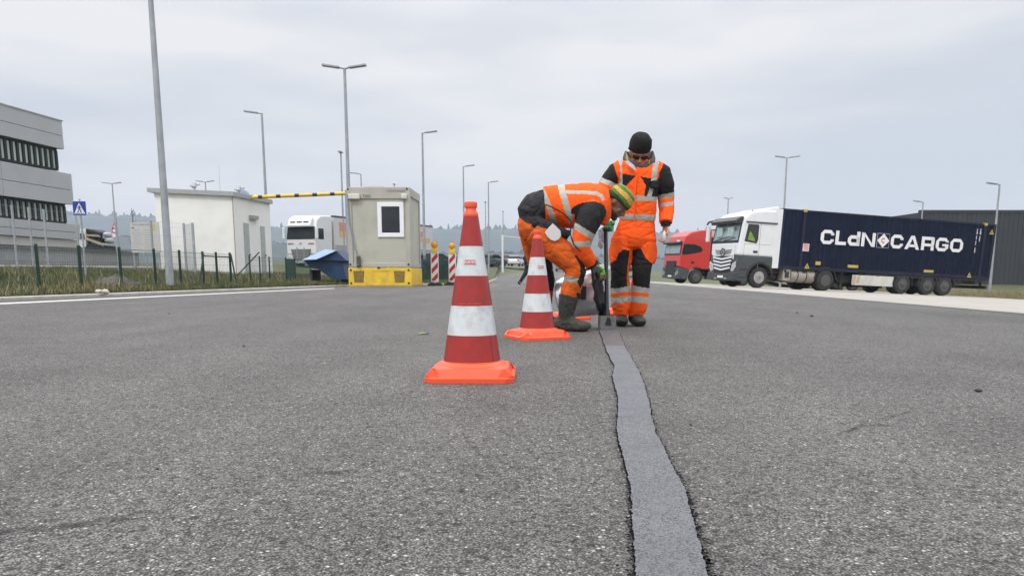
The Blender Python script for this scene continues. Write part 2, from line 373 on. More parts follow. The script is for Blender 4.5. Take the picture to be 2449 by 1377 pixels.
dl = MB(); A = gnd(1222, 667); B = gnd(1239, 661.5); dl.add([(A.x, A.y, .012), (A.x + .3, A.y, .012), (B.x + .4, B.y, .012 + ground(0, B.y)), (B.x, B.y, .012 + ground(0, B.y))], [(0, 1, 2, 3)]); o = dl.build('street_line', paint); o['kind'] = 'structure'

# crack repair running away from the camera
tar = mat('tar', (.012, .012, .013), .45, var=.3, vs=30, bump=.6, bs=160)
def seal_mat(name, base, dots, sc=430, thr=.30, amt=.8):
    m = mat(name, base, .75, var=.10, vs=7, bump=.6, bs=300, dirt=tuple(c * .72 for c in base), dirt_amt=.5, ds=30)
    n = m.node_tree.nodes; l = m.node_tree.links; b = n['Principled BSDF']; src = b.inputs['Base Color'].links[0].from_socket
    tx = n.new('ShaderNodeTexCoord'); v = n.new('ShaderNodeTexVoronoi'); v.inputs['Scale'].default_value = sc; l.new(tx.outputs['Object'], v.inputs[0])
    s_ = n.new('ShaderNodeSeparateColor'); l.new(v.outputs['Color'], s_.inputs[0]); nz = n.new('ShaderNodeTexNoise'); nz.inputs['Scale'].default_value = 55; nz.inputs['Detail'].default_value = 5; l.new(tx.outputs['Object'], nz.inputs[0])
    ad = n.new('ShaderNodeMath'); ad.operation = 'MULTIPLY_ADD'; l.new(nz.outputs[0], ad.inputs[0]); ad.inputs[1].default_value = -.75; l.new(s_.outputs[0], ad.inputs[2])
    r = n.new('ShaderNodeValToRGB'); l.new(ad.outputs[0], r.inputs[0]); r.color_ramp.elements[0].position = thr; r.color_ramp.elements[0].color = (0, 0, 0, 1); r.color_ramp.elements[1].position = thr + .06; r.color_ramp.elements[1].color = (amt,) * 3 + (1,)
    q = n.new('ShaderNodeMixRGB'); l.new(r.outputs[0], q.inputs[0]); l.new(src, q.inputs[1]); q.inputs[2].default_value = (*dots, 1); l.new(q.outputs[0], b.inputs['Base Color']); return m
Ls = [(1433, 792), (1434, 798), (1447, 836), (1458, 862), (1469, 882), (1463, 905), (1469, 932), (1477, 957), (1476, 1000), (1473, 1041), (1487, 1096), (1497, 1140), (1507, 1183), (1509, 1246), (1513, 1305), (1516, 1377), (1520, 1480), (1530, 1640)]
Rs = [(1474, 792), (1482, 800), (1496, 836), (1508, 855), (1514, 868), (1530, 896), (1541, 925), (1550, 955), (1562, 1014), (1570, 1045), (1587, 1078), (1610, 1128), (1628, 1160), (1641, 1187), (1660, 1260), (1676, 1320), (1691, 1377), (1712, 1480), (1748, 1640)]
def resample(P, ys):
    out_ = []
    for y in ys:
        for (xa, ya), (xb, yb) in zip(P[:-1], P[1:]):
            if ya <= y <= yb: out_.append((xa + (xb - xa) * (y - ya) / (yb - ya), y)); break
    return out_
ys_ = []; y = 792.0
while y < 1638: ys_.append(y); y += .8 + (y - 700) * .004
A = [gnd(*p) for p in resample(Ls, ys_)]; B = [gnd(*p) for p in resample(Rs, ys_)]
jit = lambda i, s, a: a * (noise.noise((i * .9, s, 0)) + .8 * noise.noise((i * .37, s, 5))) + .0035 * noise.noise((i * .13, round(s) % 3 + (7 if s > 9 or s == 10.3 else 0), 2))
n_ = len(A)
def ribbon(m, a_, b_, ins, z, seed, amp, i0=0, i1=None):
    X = []; Y = []
    for i in range(i0, i1 or n_):
        d = (b_[i] - a_[i]).normalized(); X.append(a_[i] + d * (ins + jit(i, seed, amp))); Y.append(b_[i] - d * (ins + jit(i, seed + 9, amp)))
    strip_poly(m, X, Y, z)
tarw = MB(); ribbon(tarw, A, B, -.0014, .0105, 1.3, .0048)
Rt = random.Random(21)
for _ in range(900):
    i = int(Rt.random() ** .7 * (n_ - 2)); sd_ = Rt.random() < .34; p = A[i] if sd_ else B[i]; off = (-1 if sd_ else 1) * (abs(Rt.gauss(0, .008)) - .002)
    c = Vector((p.x + off, p.y + Rt.uniform(-.01, .01), .0108)); r = Rt.uniform(.0012, .0045); k = 5; a0_ = Rt.random() * 6
    tarw.add([c + Vector((cos(a0_ + 2 * pi * j / k) * r * Rt.uniform(.5, 1.4), sin(a0_ + 2 * pi * j / k) * r * Rt.uniform(.5, 1.2), 0)) for j in range(k)], [tuple(range(k))])
o = tarw.build('tar_seam', mat('tar_matt', (.008, .008, .009), .95, var=.3, vs=30, spec=.1)); o['kind'] = 'structure'; o['label'] = 'black tar edges of the sealed joint'
kc = min(range(n_), key=lambda i: abs(ys_[i] - 1003)); kd = min(range(n_), key=lambda i: abs(ys_[i] - 829))
sj = MB(); ribbon(sj, A, B, .0018, .0140, 1.3, .0026, kc); o = sj.build('sealed_joint', seal_mat('sealed_joint', (.200, .204, .215), (.045, .046, .052))); o['kind'] = 'structure'
sj = MB(); ribbon(sj, A, B, .0020, .0146, 1.3, .0024, kd, kc + 3); o = sj.build('sealed_joint_fresh', seal_mat('sealed_fresh', (.185, .187, .203), (.085, .085, .092), sc=200, thr=.30, amt=.5)); o['kind'] = 'structure'
sj = MB(); ribbon(sj, A, B, .002, .0152, 1.3, .0024, 0, kd + 3); o = sj.build('sealed_joint_wet', mat('sealed_wet', (.115, .105, .11), .55, var=.2, vs=20, dirt=(.05, .045, .045), dirt_amt=.8, ds=12)); o['kind'] = 'structure'

# hills and the wood on them
def crest(x):      # far ridge crest height by direction
    px = CX + x / 2200 * 1769
    P = [(-600, 500), (0, 520), (200, 525), (370, 528), (640, 553), (1000, 557), (1250, 557), (1580, 566), (1800, 560), (2200, 545), (3200, 520)]
    for (a, ya), (b, yb) in zip(P[:-1], P[1:]):
        if a <= px <= b: t = (px - a) / (b - a); t = t * t * (3 - 2 * t); return H + (656 - ya - (yb - ya) * t) * 2200 / 1769 + 6
    return 100
def crest1(x):
    px = CX + x / 1150 * 1769
    P = [(-600, 560), (150, 577), (370, 572), (640, 585), (1000, 612), (1250, 606), (1600, 622), (2449, 600), (3200, 590)]
    for (a, ya), (b, yb) in zip(P[:-1], P[1:]):
        if a <= px <= b: return H + (656 - ya - (yb - ya) * (px - a) / (b - a)) * 1150 / 1769
    return 25
def hill_z(x, y):
    a = crest(x * 2200 / max(y, 900)) * math.exp(-((y - 2200) / 380) ** 2) if y < 2200 else crest(x)
    b = crest1(x * 1150 / max(y, 700)) * math.exp(-((y - 1150) / 200) ** 2)
    return max(a, b) + 1 + 3 * noise.noise((x * .006, y * .006, 0)) + 1.5 * noise.noise((x * .03, y * .03, 0))
wood_m = mat('woodland', (.030, .045, .028), .95, var=.5, vs=.02, bump=1, bs=.2, dirt=(.07, .065, .05), dirt_amt=.6, ds=.008)
rows('hills', lin(760, 2280, 77), lambda y: lin(-1900, 1900, 191), hill_z, wood_m)
wd = MB(); R_ = random.Random(3)
def tree_shape(m, x, y, z, h, r):
    n = 5; a = R_.random() * 6
    rings = [(.0, .3), (.2, 1.0), (.5, .8 + R_.random() * .3), (.8, .5), (1, .06)]
    vs = [(x + r * q * (1 + R_.uniform(-.25, .25)) * cos(a + 2 * pi * i / n), y + r * q * sin(a + 2 * pi * i / n), z + h * t) for t, q in rings for i in range(n)]
    m.add(vs, [(j * n + i, j * n + (i + 1) % n, (j + 1) * n + (i + 1) % n, (j + 1) * n + i) for j in range(4) for i in range(n)])
x = -1500
while x < 1500:
    dens = .4 + .6 * noise.noise((x * .004, 0, 7)); h = R_.uniform(5, 10) if R_.random() > .22 + .2 * dens else R_.uniform(10, 21)
    tree_shape(wd, x, 2190 + R_.uniform(-30, 10), hill_z(x, 2190) - 4, h, R_.uniform(3, 7)); x += R_.uniform(2.5, 9)
x = -850
while x < 850:
    tree_shape(wd, x, 1150 + R_.uniform(-40, 10), hill_z(x, 1140) - 3, R_.uniform(3, 8), R_.uniform(3, 6)); x += R_.uniform(2, 6)
o = wd.build('wood', wood_m); o['kind'] = 'stuff'; o['label'] = 'far wood along the hill crests'; o['category'] = 'woodland'

# grass blades
gm = [mat('grass_green', (.070, .120, .026), .7, var=.3, vs=3), mat('grass_olive', (.12, .115, .045), .75, var=.3, vs=3), mat('grass_straw', (.27, .23, .125), .8, var=.25, vs=4), mat('grass_dark', (.045, .07, .022), .75, var=.3, vs=3)]
def blades(name, pts, label, hmul=1.0):
    vs = []; fs = []; ms = []
    for x, y, z, h, mi in pts:
        a = R_.random() * 2 * pi; wv = .006 + .010 * R_.random() + h * .02; lx, ly = R_.gauss(0, .35) * h, R_.gauss(0, .35) * h
        k = len(vs); dx, dy = cos(a) * wv, sin(a) * wv
        vs += [(x - dx, y - dy, z - .02), (x + dx, y + dy, z - .02), (x + lx, y + ly, z + h)]; fs.append((k, k + 1, k + 2)); ms.append(mi)
    me = bpy.data.meshes.new(name); me.from_pydata(vs, [], fs)
    for m_ in gm: me.materials.append(m_)
    me.polygons.foreach_set('material_index', ms); o = bpy.data.objects.new(name, me); COL.objects.link(o); return tag(o, label, 'grass', kind='stuff')
pts = []
PIT = (at(240, 690, 17.8).x, 17.6)
for _ in range(95000):
    t = .05 + 13 * R_.random() ** 1.7; y = 9 + 32 * R_.random() ** .8
    if y > 33: t *= .9
    x = xk(min(y, 60)) - .16 - t
    if math.hypot((x - PIT[0]) / .55, (y - PIT[1] - 1.0) / .95) < 1 and R_.random() < .96: continue
    n1 = noise.noise((x * .6, y * .6, 0)); n2 = noise.noise((x * .25, y * .25, 9))
    straw = .015 + (.15 if t < 1.3 and y < 17.5 else 0) * (n1 > -.1) + .05 * (n2 > .1)
    r = R_.random(); mi = 2 if r < straw else (1 if n1 + .5 * R_.random() > .2 else (3 if n2 + R_.uniform(-.2, .3) > .05 else 0))
    h = R_.uniform(.07, .17) * (1 + .8 * max(0, n1) + (.7 if mi == 2 else 0)) * (.6 if t < .4 else 1) * (1.3 if t > 2.5 else 1)
    pts.append((x, y, bank(x, y), h, mi))
blades('grass', pts, 'rough green grass with straw tufts behind the kerb')
pts = []
for _ in range(9000):
    y = 33.4 + 14 * R_.random(); x = xs_(y) - .2 - R_.random() ** 1.3 * 5
    pts.append((x, y, bank(x, y), R_.uniform(.06, .18), 0 if R_.random() < .7 else 1))
blades('grass', pts, 'short bright grass beside the side street kerb')
pts = []
for _ in range(30000):
    y = 20 + 45 * R_.random(); d = R_.random() ** 1.4 * 16; x = xe(y) + 19.75 + d; n1 = noise.noise((x * .5, y * .5, 0))
    h = (R_.uniform(.15, .35) + max(0, n1) * .8 * R_.random()) * (.5 if d < 1 else 1)
    pts.append((x, y, ground(x, y) + .08, h, 2 if n1 > -.28 or R_.random() < .4 else (1 if R_.random() < .6 else 0)))
blades('dry_grass', pts, 'tall straw coloured dry grass beside the dark warehouse')

# earth hollow and pale stones in the bank
em = MB(); cx_, cy_ = PIT[0], PIT[1] + 1.0; gz = []
for j in range(24):
    for i in range(30):
        u, v = i / 29 * 2 - 1, j / 23 * 2 - 1; x, y = cx_ + u * .62, cy_ + v * 1.0; r = math.hypot(u, v)
        gz.append((x, y, bank(x, y) + .03 + (1 - min(1, r)) * .34 + .10 * noise.noise((x * 2.4, y * 2.4, 1)) + .10 * noise.noise((x * 9, y * 9, 1)) - .25 * sstep(.85, 1.1, r)))
em.add(gz, [(j * 30 + i, j * 30 + i + 1, (j + 1) * 30 + i + 1, (j + 1) * 30 + i) for j in range(23) for i in range(29)])
o = em.build('earth_heap', mat('bare_earth', (.085, .075, .066), .95, var=.5, vs=9, bump=1, bs=45, dirt=(.17, .155, .14), dirt_amt=.8, ds=7), smooth=60); tag(o, 'heap of bare grey brown earth in the grass bank', 'earth heap')
st_m = mat('pale_stone', (.50, .47, .40), .9, var=.2, vs=6, bump=.5)
for k, (px, py, r, lb) in enumerate(((236, 699, .06, 'left of the two pale stones by the kerb below the earth heap'), (252, 698, .07, 'right, larger of the two pale stones by the kerb below the earth heap'), (3, 703, .07, 'pale stone in the grass at the left picture edge'))):
    c = at(px, py, 15.4); c.z = max(bank(c.x, c.y) + .03, c.z); s = MB(); s.ball(c, (r * 1.1, r, r * .75), n=14)
    for i, v in enumerate(s.v): q = Vector(v); s.v[i] = tuple(q + (q - c) * .35 * noise.noise(q * 12))
    o = s.build('stone', st_m, smooth=40); tag(o, lb, 'stone', 'pale stones by the kerb')

# tyre marks: thin dark rubber smears on the asphalt
tm = bpy.data.materials.new('tyre_smear'); tm.use_nodes = True; n = tm.node_tree.nodes; l = tm.node_tree.links; b = n['Principled BSDF']; b.inputs['Base Color'].default_value = (.03, .03, .032, 1); b.inputs['Roughness'].default_value = .8
tx = n.new('ShaderNodeTexCoord'); nz = n.new('ShaderNodeTexNoise'); nz.inputs['Scale'].default_value = 40; nz.inputs['Detail'].default_value = 8; nz.inputs['Roughness'].default_value = .7; l.new(tx.outputs['Object'], nz.inputs[0])
r = n.new('ShaderNodeValToRGB'); l.new(nz.outputs[0], r.inputs[0]); r.color_ramp.elements[0].position = .42; r.color_ramp.elements[0].color = (0, 0, 0, 1); r.color_ramp.elements[1].position = .62; r.color_ramp.elements[1].color = (.6, .6, .6, 1); l.new(r.outputs[0], b.inputs['Alpha'])
for P in ([(1960, 1072, 0), (2010, 1043, 7), (2060, 1023, 9), (2120, 1005, 7), (2190, 985, 0)], [(2040, 1028, 0), (2100, 1022, 5), (2170, 1028, 0)], [(-40, 1285, 10), (120, 1272, 14), (260, 1252, 12), (390, 1243, 0)], [(660, 1146, 0), (760, 1138, 8), (900, 1136, 0)]):
    X = [gnd(x, y - h / 2) for x, y, h in P]; Y_ = [gnd(x, y + h / 2 + .2) for x, y, h in P]; q = MB(); strip_poly(q, X, Y_, .0088); o = q.build('tyre_mark', tm); o['kind'] = 'structure'
# ================================================================ BUILDINGS
galv = mat('galvanised_steel', (.36, .38, .41), .55, metal=.35, var=.15, vs=3, dirt=(.22, .23, .25), dirt_amt=.5, ds=4)
panel = mat('aluminium_panel', (.42, .43, .445), .5, metal=.15, var=.05, vs=.5, dirt=(.37, .38, .39), dirt_amt=.5, ds=.3)
dkframe = mat('dark_frame', (.012, .012, .013), .6, var=.2)
glassw = mat('window_glass', (.42, .50, .46), .15, var=.35, vs=.35, spec=.8)
rendw = mat('white_render', (.84, .835, .81), .85, var=.03, vs=1.5, bump=.15, bs=80, dirt=(.62, .61, .58), dirt_amt=.35, ds=.9)
trimg = mat('grey_trim', (.36, .38, .39), .6, var=.1)
blk = mat('black_plastic', (.018, .018, .019), .6, var=.3)
white_p = mat('white_paint', (.74, .75, .76), .35, var=.04, dirt=(.45, .44, .42), dirt_amt=.4, ds=1.5)
grn_m = mat('green_post', (.010, .035, .022), .55, var=.3, vs=20)
yel = mat('yellow_paint', (.78, .52, .035), .5, var=.12, vs=3, dirt=(.35, .25, .08), dirt_amt=.6, ds=2.5)
blkp = mat('black_paint', (.02, .02, .02), .5)
red_p = mat('sign_red', (.58, .03, .025), .45, var=.1)

def frame_at(O, ux):        # local frame: x along ux (horizontal), y into depth, z up
    ux = Vector(ux).normalized(); return Matrix((ux, Vector((-ux.y, ux.x, 0)), (0, 0, 1))).transposed()

# office building at the left, facade running away along the road
ang = atan2(1, .125)
cn = at(153, 400, 48)
R = Matrix.Rotation(ang - pi, 3, 'Z')       # local -x runs away from the camera...
R = frame_at(cn, (-.125, -1, 0))            # local +x runs towards the camera, +y to the right of that = away from road
of = empty('office_building', (cn.x, cn.y, 0), 'three storey grey panelled office block with two long dark window bands', 'building', rot=R)
def zat(py, px=153): return at(px, py, 48).z
LB = 22
z0, z1, z2, z3, z4, z5 = zat(290), zat(357), zat(410), zat(414), zat(488), zat(536)
sgn = -1 if (R @ Vector((0, 1, 0))).x > 0 else 1     # direction away from the road
def fbox(m, x0, x1, d0, d1, za, zb, mi=0):           # d = depth behind the facade line
    y = sorted((d0 * sgn, d1 * sgn)); m.box(x0, x1, y[0], y[1], za, zb, mi)
m = MB(); fbox(m, .7, LB, .45, 16, z5 - 2, z0 - .3); m.build('core', mat('dark_core', (.035, .037, .04), .6), of)
def band(za, zb, xo, d):
    m = MB(); k = int(LB / 5.2)
    for i in range(k):
        a = xo + (LB - xo) * i / k; b = xo + (LB - xo) * (i + 1) / k
        zm = za + (zb - za) * .47
        fbox(m, a + .012, b - .012, d, d + .25, za, zm - .015); fbox(m, a + .012, b - .012, d, d + .25, zm + .015, zb)
    fbox(m, xo + .03, LB, d + .26, d + .5, za + .02, zb - .02); fbox(m, xo, xo + .25, d + .52, 16, za, zb)
    return m.build('facade_panel', panel, of)
band(z1, z0, -.1, -.05); band(z4, z3, -.55, -.05); band(z5 - .1, z5 + 1.15 * 0 + .62 + z5 * 0 - .62 + .0 + z5 + .0 - z5 + .0, -1.0, -.05) if False else None
band(z5 - .95, z5, -.9, -.05)
m = MB(); fbox(m, -.9, LB, .1, 16, -.5, z5 - 1.0); m.build('plinth', mat('plinth_concrete', (.46, .45, .43), .9, var=.06, vs=.8, bump=.2, dirt=(.3, .3, .29), dirt_amt=.5), of)
for za, zb, xo in ((z2, z1, .25), (z5, z4, -.05)):
    m = MB(); fbox(m, xo, LB, .2, .44, za, za + .12); fbox(m, xo, LB, .2, .44, zb - .14, zb)
    x = xo; gx = []
    while x < LB: 
        wdt = .165; fbox(m, x, x + wdt, .16, .42, za + .12, zb - .14); gx.append(x + wdt); x += .445
    m.build('window_frame', dkframe, of)
    for g in gx:
        p = MB(); fbox(p, g + .005, g + .275, .26, .30, za + .14, zb - .16)
        p.build('window_pane', glassw, of)
m = MB(); fbox(m, -.15, LB, -.1, .2, z0, z0 + .07); m.build('parapet_cap', trimg, of)

# low grey retaining wall in front of the office
a = at(-90, 588, 27.5); b = at(331, 603.6, 38.6)
m = MB(); v = Vector((b.x - a.x, b.y - a.y, 0)).normalized(); nn = Vector((-v.y, v.x, 0))
if nn.x > 0: nn = -nn
P_ = [(a, a.z), (b, b.z)]
q = [Vector((a.x, a.y, 0)), Vector((b.x, b.y, 0)), Vector((b.x, b.y, 0)) + nn * 4, Vector((a.x, a.y, 0)) + nn * 4]
zt = (a.z + b.z) / 2 - .03
m.add([(p.x, p.y, -.3) for p in q] + [(p.x, p.y, zt) for p in q], [(3, 2, 1, 0), (4, 5, 6, 7), (0, 1, 5, 4), (1, 2, 6, 5), (2, 3, 7, 6), (3, 0, 4, 7)])
rw = empty('retaining_wall', (0, 0, 0), 'long low grey retaining wall between the grass bank and the office building', 'wall')
m.build('wall', mat('grey_wall', (.27, .28, .285), .85, var=.06, vs=1, bump=.2, dirt=(.15, .155, .16), dirt_amt=.5), rw, world=True)
m = MB(); c_ = Vector((a.x, a.y, zt + .06)) - nn * .03; d_ = Vector((b.x, b.y, zt + .06)) - nn * .03; m.bar(c_, d_, .12, .11); m.build('coping', mat('dark_rail', (.10, .10, .11), .6), rw, world=True)
m = MB(); s0 = at(-20, 640, 26); s1 = at(60, 640, 28.5)
# flat concrete strip at the foot of the wall
m = MB(); fa = Vector((a.x, a.y, 0)) - nn * .1; fb_ = Vector((b.x, b.y, 0)) - nn * .1; o_ = -nn * 1.1
m.add([(p.x, p.y, bank(p.x, p.y) + .14 ) for p in (fa, fb_, fb_ + o_, fa + o_)] + [(p.x, p.y, bank(p.x, p.y) - .3) for p in (fa, fb_, fb_ + o_, fa + o_)], [(0, 1, 2, 3), (7, 6, 5, 4), (0, 4, 5, 1), (1, 5, 6, 2), (2, 6, 7, 3), (3, 7, 4, 0)])
o = m.build('concrete_path', concrete); o['kind'] = 'structure'

# white service building with a shallow pent roof
A_ = at(556, 464, 35.0); zc = A_.z
ux = Vector((-.99, .14, 0)).normalized(); uy = Vector((.14, .99, 0)).normalized()
sb = empty('service_building', (A_.x, A_.y, 0), 'small flat roofed white rendered building behind the leaning lamp post', 'building')
def sbp(u, v, z): return A_.xy.to_3d() + ux * u + uy * v + Vector((0, 0, z))
SW, SD = 3.95, 3.7; zl = at(380, 456, 35.6).z
m = MB(); m.add([sbp(0, 0, -.2), sbp(SW, 0, -.2), sbp(SW, SD, -.2), sbp(0, SD, -.2), sbp(0, 0, zc - .1), sbp(SW, 0, zl - .1), sbp(SW, SD, zl - .1), sbp(0, SD, zc - .1)], [(3, 2, 1, 0), (4, 5, 6, 7), (0, 1, 5, 4), (1, 2, 6, 5), (2, 3, 7, 6), (3, 0, 4, 7)])
m.build('wall', rendw, sb, world=True)
def sbbox(m, u0, u1, v0, v1, z0_, z1_, sl=0):
    vs = [sbp(u, v, z + sl * u) for z in (z0_, z1_) for v in (v0, v1) for u in (u0, u1)]
    m.add(vs, [(0, 2, 3, 1), (4, 5, 7, 6), (0, 1, 5, 4), (2, 6, 7, 3), (0, 4, 6, 2), (1, 3, 7, 5)])
sl = (zl - zc) / SW
rf = MB(); sbbox(rf, -.12, SW + .25, -.16, SD + .12, zc - .1, zc + .10, sl); rfo = rf.build('roof', trimg, sb, world=True)
m = MB(); sbbox(m, .0, .035, -.02, .015, .2, zc - .12); sbbox(m, SW - .42, SW - .36, -.02, .015, .2, zl - .14); m.build('joint_strip', mat('rusty_joint', (.42, .34, .27), .7), sb, world=True)
for (v0, v1, zt_) in ((.85, 1.35, 2.9), (2.55, 2.98, 2.85)):
    m = MB(); sbbox(m, -.03, .02, v0, v1, .35, zt_); d_ = m.build('door', mat('door_grey', (.40, .42, .42), .5), sb, world=True)
    h = MB(); h.cyl(sbp(-.03, v1 - .08, 1.4), sbp(-.10, v1 - .08, 1.4), .03, n=8); h.cyl(sbp(-.09, v1 - .08, 1.4), sbp(-.09, v1 - .22, 1.4), .018, n=8); ho = h.build('handle', blk, None); ho.data.transform(Matrix.Translation(-sb.location)); ho.parent = d_
m = MB(); sbbox(m, -.16, 0, 1.45, 2.15, 3.12, 3.3); m.build('wall_lamp', mat('warm_grey', (.35, .33, .32), .5), sb, world=True)
for u, v in ((SW * .52, .3), (.25, 1.1)):
    m = MB(); zb = zc + .08 + sl * u; m.cyl(sbp(u, v, zb), sbp(u, v, zb + .16), .03, n=8); m.cyl(sbp(u - .02, v - .1, zb + .16), sbp(u, v, zb + .32), .11, .13, n=10); m.cyl(sbp(u - .28, v, zb + .30), sbp(u + .24, v, zb + .24), .04, n=8)
    m.build('floodlight', mat('light_grey_metal', (.42, .43, .45), .5), rfo); rfo.children[-1].data.transform(Matrix.Translation(-sb.location))

# height limit barrier between the service building and the site cabin
bl, br = at(603, 471.8, 36.6), at(829, 462.6, 36.6)
hb_ = empty('height_barrier', (br.x, br.y, ground(br.x, br.y)), 'yellow and black striped height limit bar between the white building and the site cabin', 'barrier')
m = MB(); nb = 10; cur = 603
marks = [(618, 628), (661, 672), (705, 716), (748, 759), (790, 801)]
segs = []; p = 603
for s_, e_ in marks: segs += [(p, s_, 0), (s_, e_, 1)]; p = e_
segs.append((p, 829, 0))
for s_, e_, mi in segs:
    f = lambda q: bl + (br - bl) * ((q - 603) / 226)
    m.cyl(f(s_), f(e_), .085, n=14, mi=mi, caps=True)
m.build('boom', [yel, blkp], hb_, world=True, smooth=40)
m = MB(); m.cyl((br.x, br.y, 0), (br.x, br.y, br.z + .15), .09, n=12); m.build('post', galv, hb_, world=True, smooth=40)
m = MB(); hc = at(598, 470, 36.6); m.cyl(hc + Vector((-.32, -.12, .05)), hc + Vector((-.32, .12, .05)), .27, n=16); m.bar(hc + Vector((-.5, 0, -.08)), hc + Vector((.15, 0, -.0)), .14, .16); m.build('hinge_housing', mat('blue_grey_metal', (.33, .39, .50), .45), hb_, world=True, smooth=40)

# site cabin on a yellow base
CYD = 27.0
c0 = at(832, 560, CYD); c1 = at(980, 560, CYD)
cb = empty('site_cabin', (c0.x, c0.y, .0), 'beige container site cabin with a white framed window on a yellow steel base', 'cabin', rot=Matrix.Rotation(-.03, 3, 'Z'))
W_ = (c1 - c0).length + .03; D_ = 2.42
zb0, zb1, zt0 = .0, at(900, 639, CYD).z, at(900, 448, CYD).z
cbm = mat('cabin_beige', (.45, .445, .375), .6, var=.05, vs=1.5, bump=.08, bs=30, dirt=(.27, .25, .21), dirt_amt=.45, ds=1.1)
m = MB()
m.box(.05, W_ - .05, .05, D_ - .05, zb1 + .02, zt0 - .02)
m.build('wall', cbm, cb)
m = MB()
for x in (0, W_ - .16): 
    for y in (0, D_ - .16): m.box(x, x + .16, y, y + .16, zb1, zt0)
m.box(.16, W_ - .16, .0, .12, zt0 - .40, zt0 - .0); m.box(.16, W_ - .16, D_ - .12, D_, zt0 - .40, zt0); m.box(W_ - .12, W_ + .0, .16, D_ - .16, zt0 - .30, zt0); m.box(0, .12, .16, D_ - .16, zt0 - .3, zt0)
m.box(.16, W_ - .16, .015, .11, zb1, zb1 + .15); m.box(W_ - .11, W_ - .01, .16, D_ - .16, zb1, zb1 + .15)
m.box(.12, W_ - .12, .12, D_ - .12, zt0 - .05, zt0 + .03)
m.build('frame', mat('cabin_frame', (.43, .42, .365), .55, var=.05, dirt=(.27, .25, .21), dirt_amt=.5, ds=1.5), cb, bevel=.012)
x0, x1, zw0, zw1 = at(889, 0, CYD).x - c0.x, at(955, 0, CYD).x - c0.x, at(920, 567, CYD).z, at(920, 484, CYD).z
m = MB(); t_ = .15
m.box(x0, x1, -.0, .06, zw0, zw0 + t_); m.box(x0, x1, -.0, .06, zw1 - t_, zw1); m.box(x0, x0 + t_, -.0, .06, zw0 + t_, zw1 - t_); m.box(x1 - t_, x1, -.0, .06, zw0 + t_, zw1 - t_)
wf = m.build('window', mat('upvc_white', (.82, .83, .86), .3, var=.02), cb, bevel=.01)
m = MB(); m.box(x0 + t_, x1 - t_, .025, .045, zw0 + t_, zw1 - t_); m.build('pane', mat('dark_glass', (.022, .026, .034), .08, var=.3, vs=1, spec=.35), wf)
m = MB()
for x in (.06, W_ - .3):
    m.box(x, x + .42 if x < .5 else x + .22, -.10, -.002, zt0 - .42, zt0 - .24)
m.build('corner_lamp', mat('cream_plastic', (.62, .60, .52), .5), cb, bevel=.03)
m = MB(); m.box(W_ * .13, W_ * .13 + .02, -.02, -.002, zb1 + .1, zb1 + .5); m.tube([(.03, -.03, zt0 - .25), (.07, -.05, zt0 - 1.2), (.25, -.04, zb1 + .62), (.33, -.03, zb1 + .5)], .022, n=6, mi=0); m.build('cable', mat('blue_cable', (.22, .27, .38), .5), cb)
m = MB(); m.box(.30, .44, -.07, -.002, zb1 + .02, zb1 + .40); m.cyl((.37, -.06, zb1 + .1), (.37, -.14, zb1 + .02), .05, n=8); m.build('socket_box', mat('socket_dark', (.07, .07, .065), .6), cb, bevel=.01)
base = MB(); base.box(-.02, W_ + .03, -.03, D_, zb0 + .05, zb1 - .025)
bo = base.build('base', yel, cb, bevel=.02)
m = MB(); m.box(-.06, W_ + .06, -.06, .0, zb0 + .0, zb0 + .07); m.box(-.05, -.0, .0, D_, zb0 + .0, zb0 + .07); m.box(W_ - .02, W_ + .05, .0, D_, 0, .07); m.build('base_rail', mat('dirty_yellow', (.38, .28, .07), .7, var=.2), cb)
for xa, xb in ((.19, .53), (1.68, 2.02)):
    m = MB(); xx = [(xa - .03, zb1 - .13), (xb + .03, zb1 - .13), (xb, zb0 + .16), (xa, zb0 + .16)]
    m.prism(xx, -.036, -.028); pk = m.build('forklift_pocket', mat('mesh_dark', (.20, .14, .03), .7, var=.4, vs=12), bo)
    m = MB()
    for i in range(9):
        x = xa + (xb - xa) * (i + .5) / 9; m.box(x - .007, x + .007, -.046, -.038, zb0 + .17, zb1 - .14)
    for i in range(7):
        z = zb0 + .18 + (zb1 - zb0 - .33) * i / 6; m.box(xa, xb, -.05, -.047, z, z + .012)
    m.build('grille', mat('grille_ochre', (.34, .24, .05), .6), bo)
m = MB()
for x in (.04, W_ - .12):
    for z in (zb0 + .10, zb1 - .14): m.box(x, x + .07, -.04, -.032, z, z + .07)
for x in (.02, W_ - .12): m.box(x, x + .07, -.008, -.002, zb1 + .06, zb1 + .13); m.box(x, x + .06, -.008, -.002, zt0 - .1, zt0 - .03)
m.box(W_ * .46, W_ * .46 + .1, -.04, -.02, zb1 - .06, zb1 + .01)
m.build('lock_socket', blk, cb)
dk = mat('stencil_dark', (.12, .115, .10), .7)
text('C 7303', .15, dk, cb, Matrix.Translation((.42, -.004, zt0 - .37)) @ Matrix.Rotation(pi / 2, 4, 'X'), name='stencil_number', bold=.002)
text('CONTAINEX', .11, dk, cb, Matrix.Translation((1.45, -.004, zt0 - .17)) @ Matrix.Rotation(pi / 2, 4, 'X'), name='stencil_text', xs=1.05)
text('CONTAINEX', .10, mat('stencil_ochre', (.45, .31, .04), .7), bo, Matrix.Translation((.85, -.036, zb1 - .17)) @ Matrix.Rotation(pi / 2, 4, 'X'), name='stencil_text', xs=1.1)
m = MB(); m.box(.5, 1.25, .5, 1.0, zt0 + .03, zt0 + .09); m.build('roof_hatch', trimg, cb)

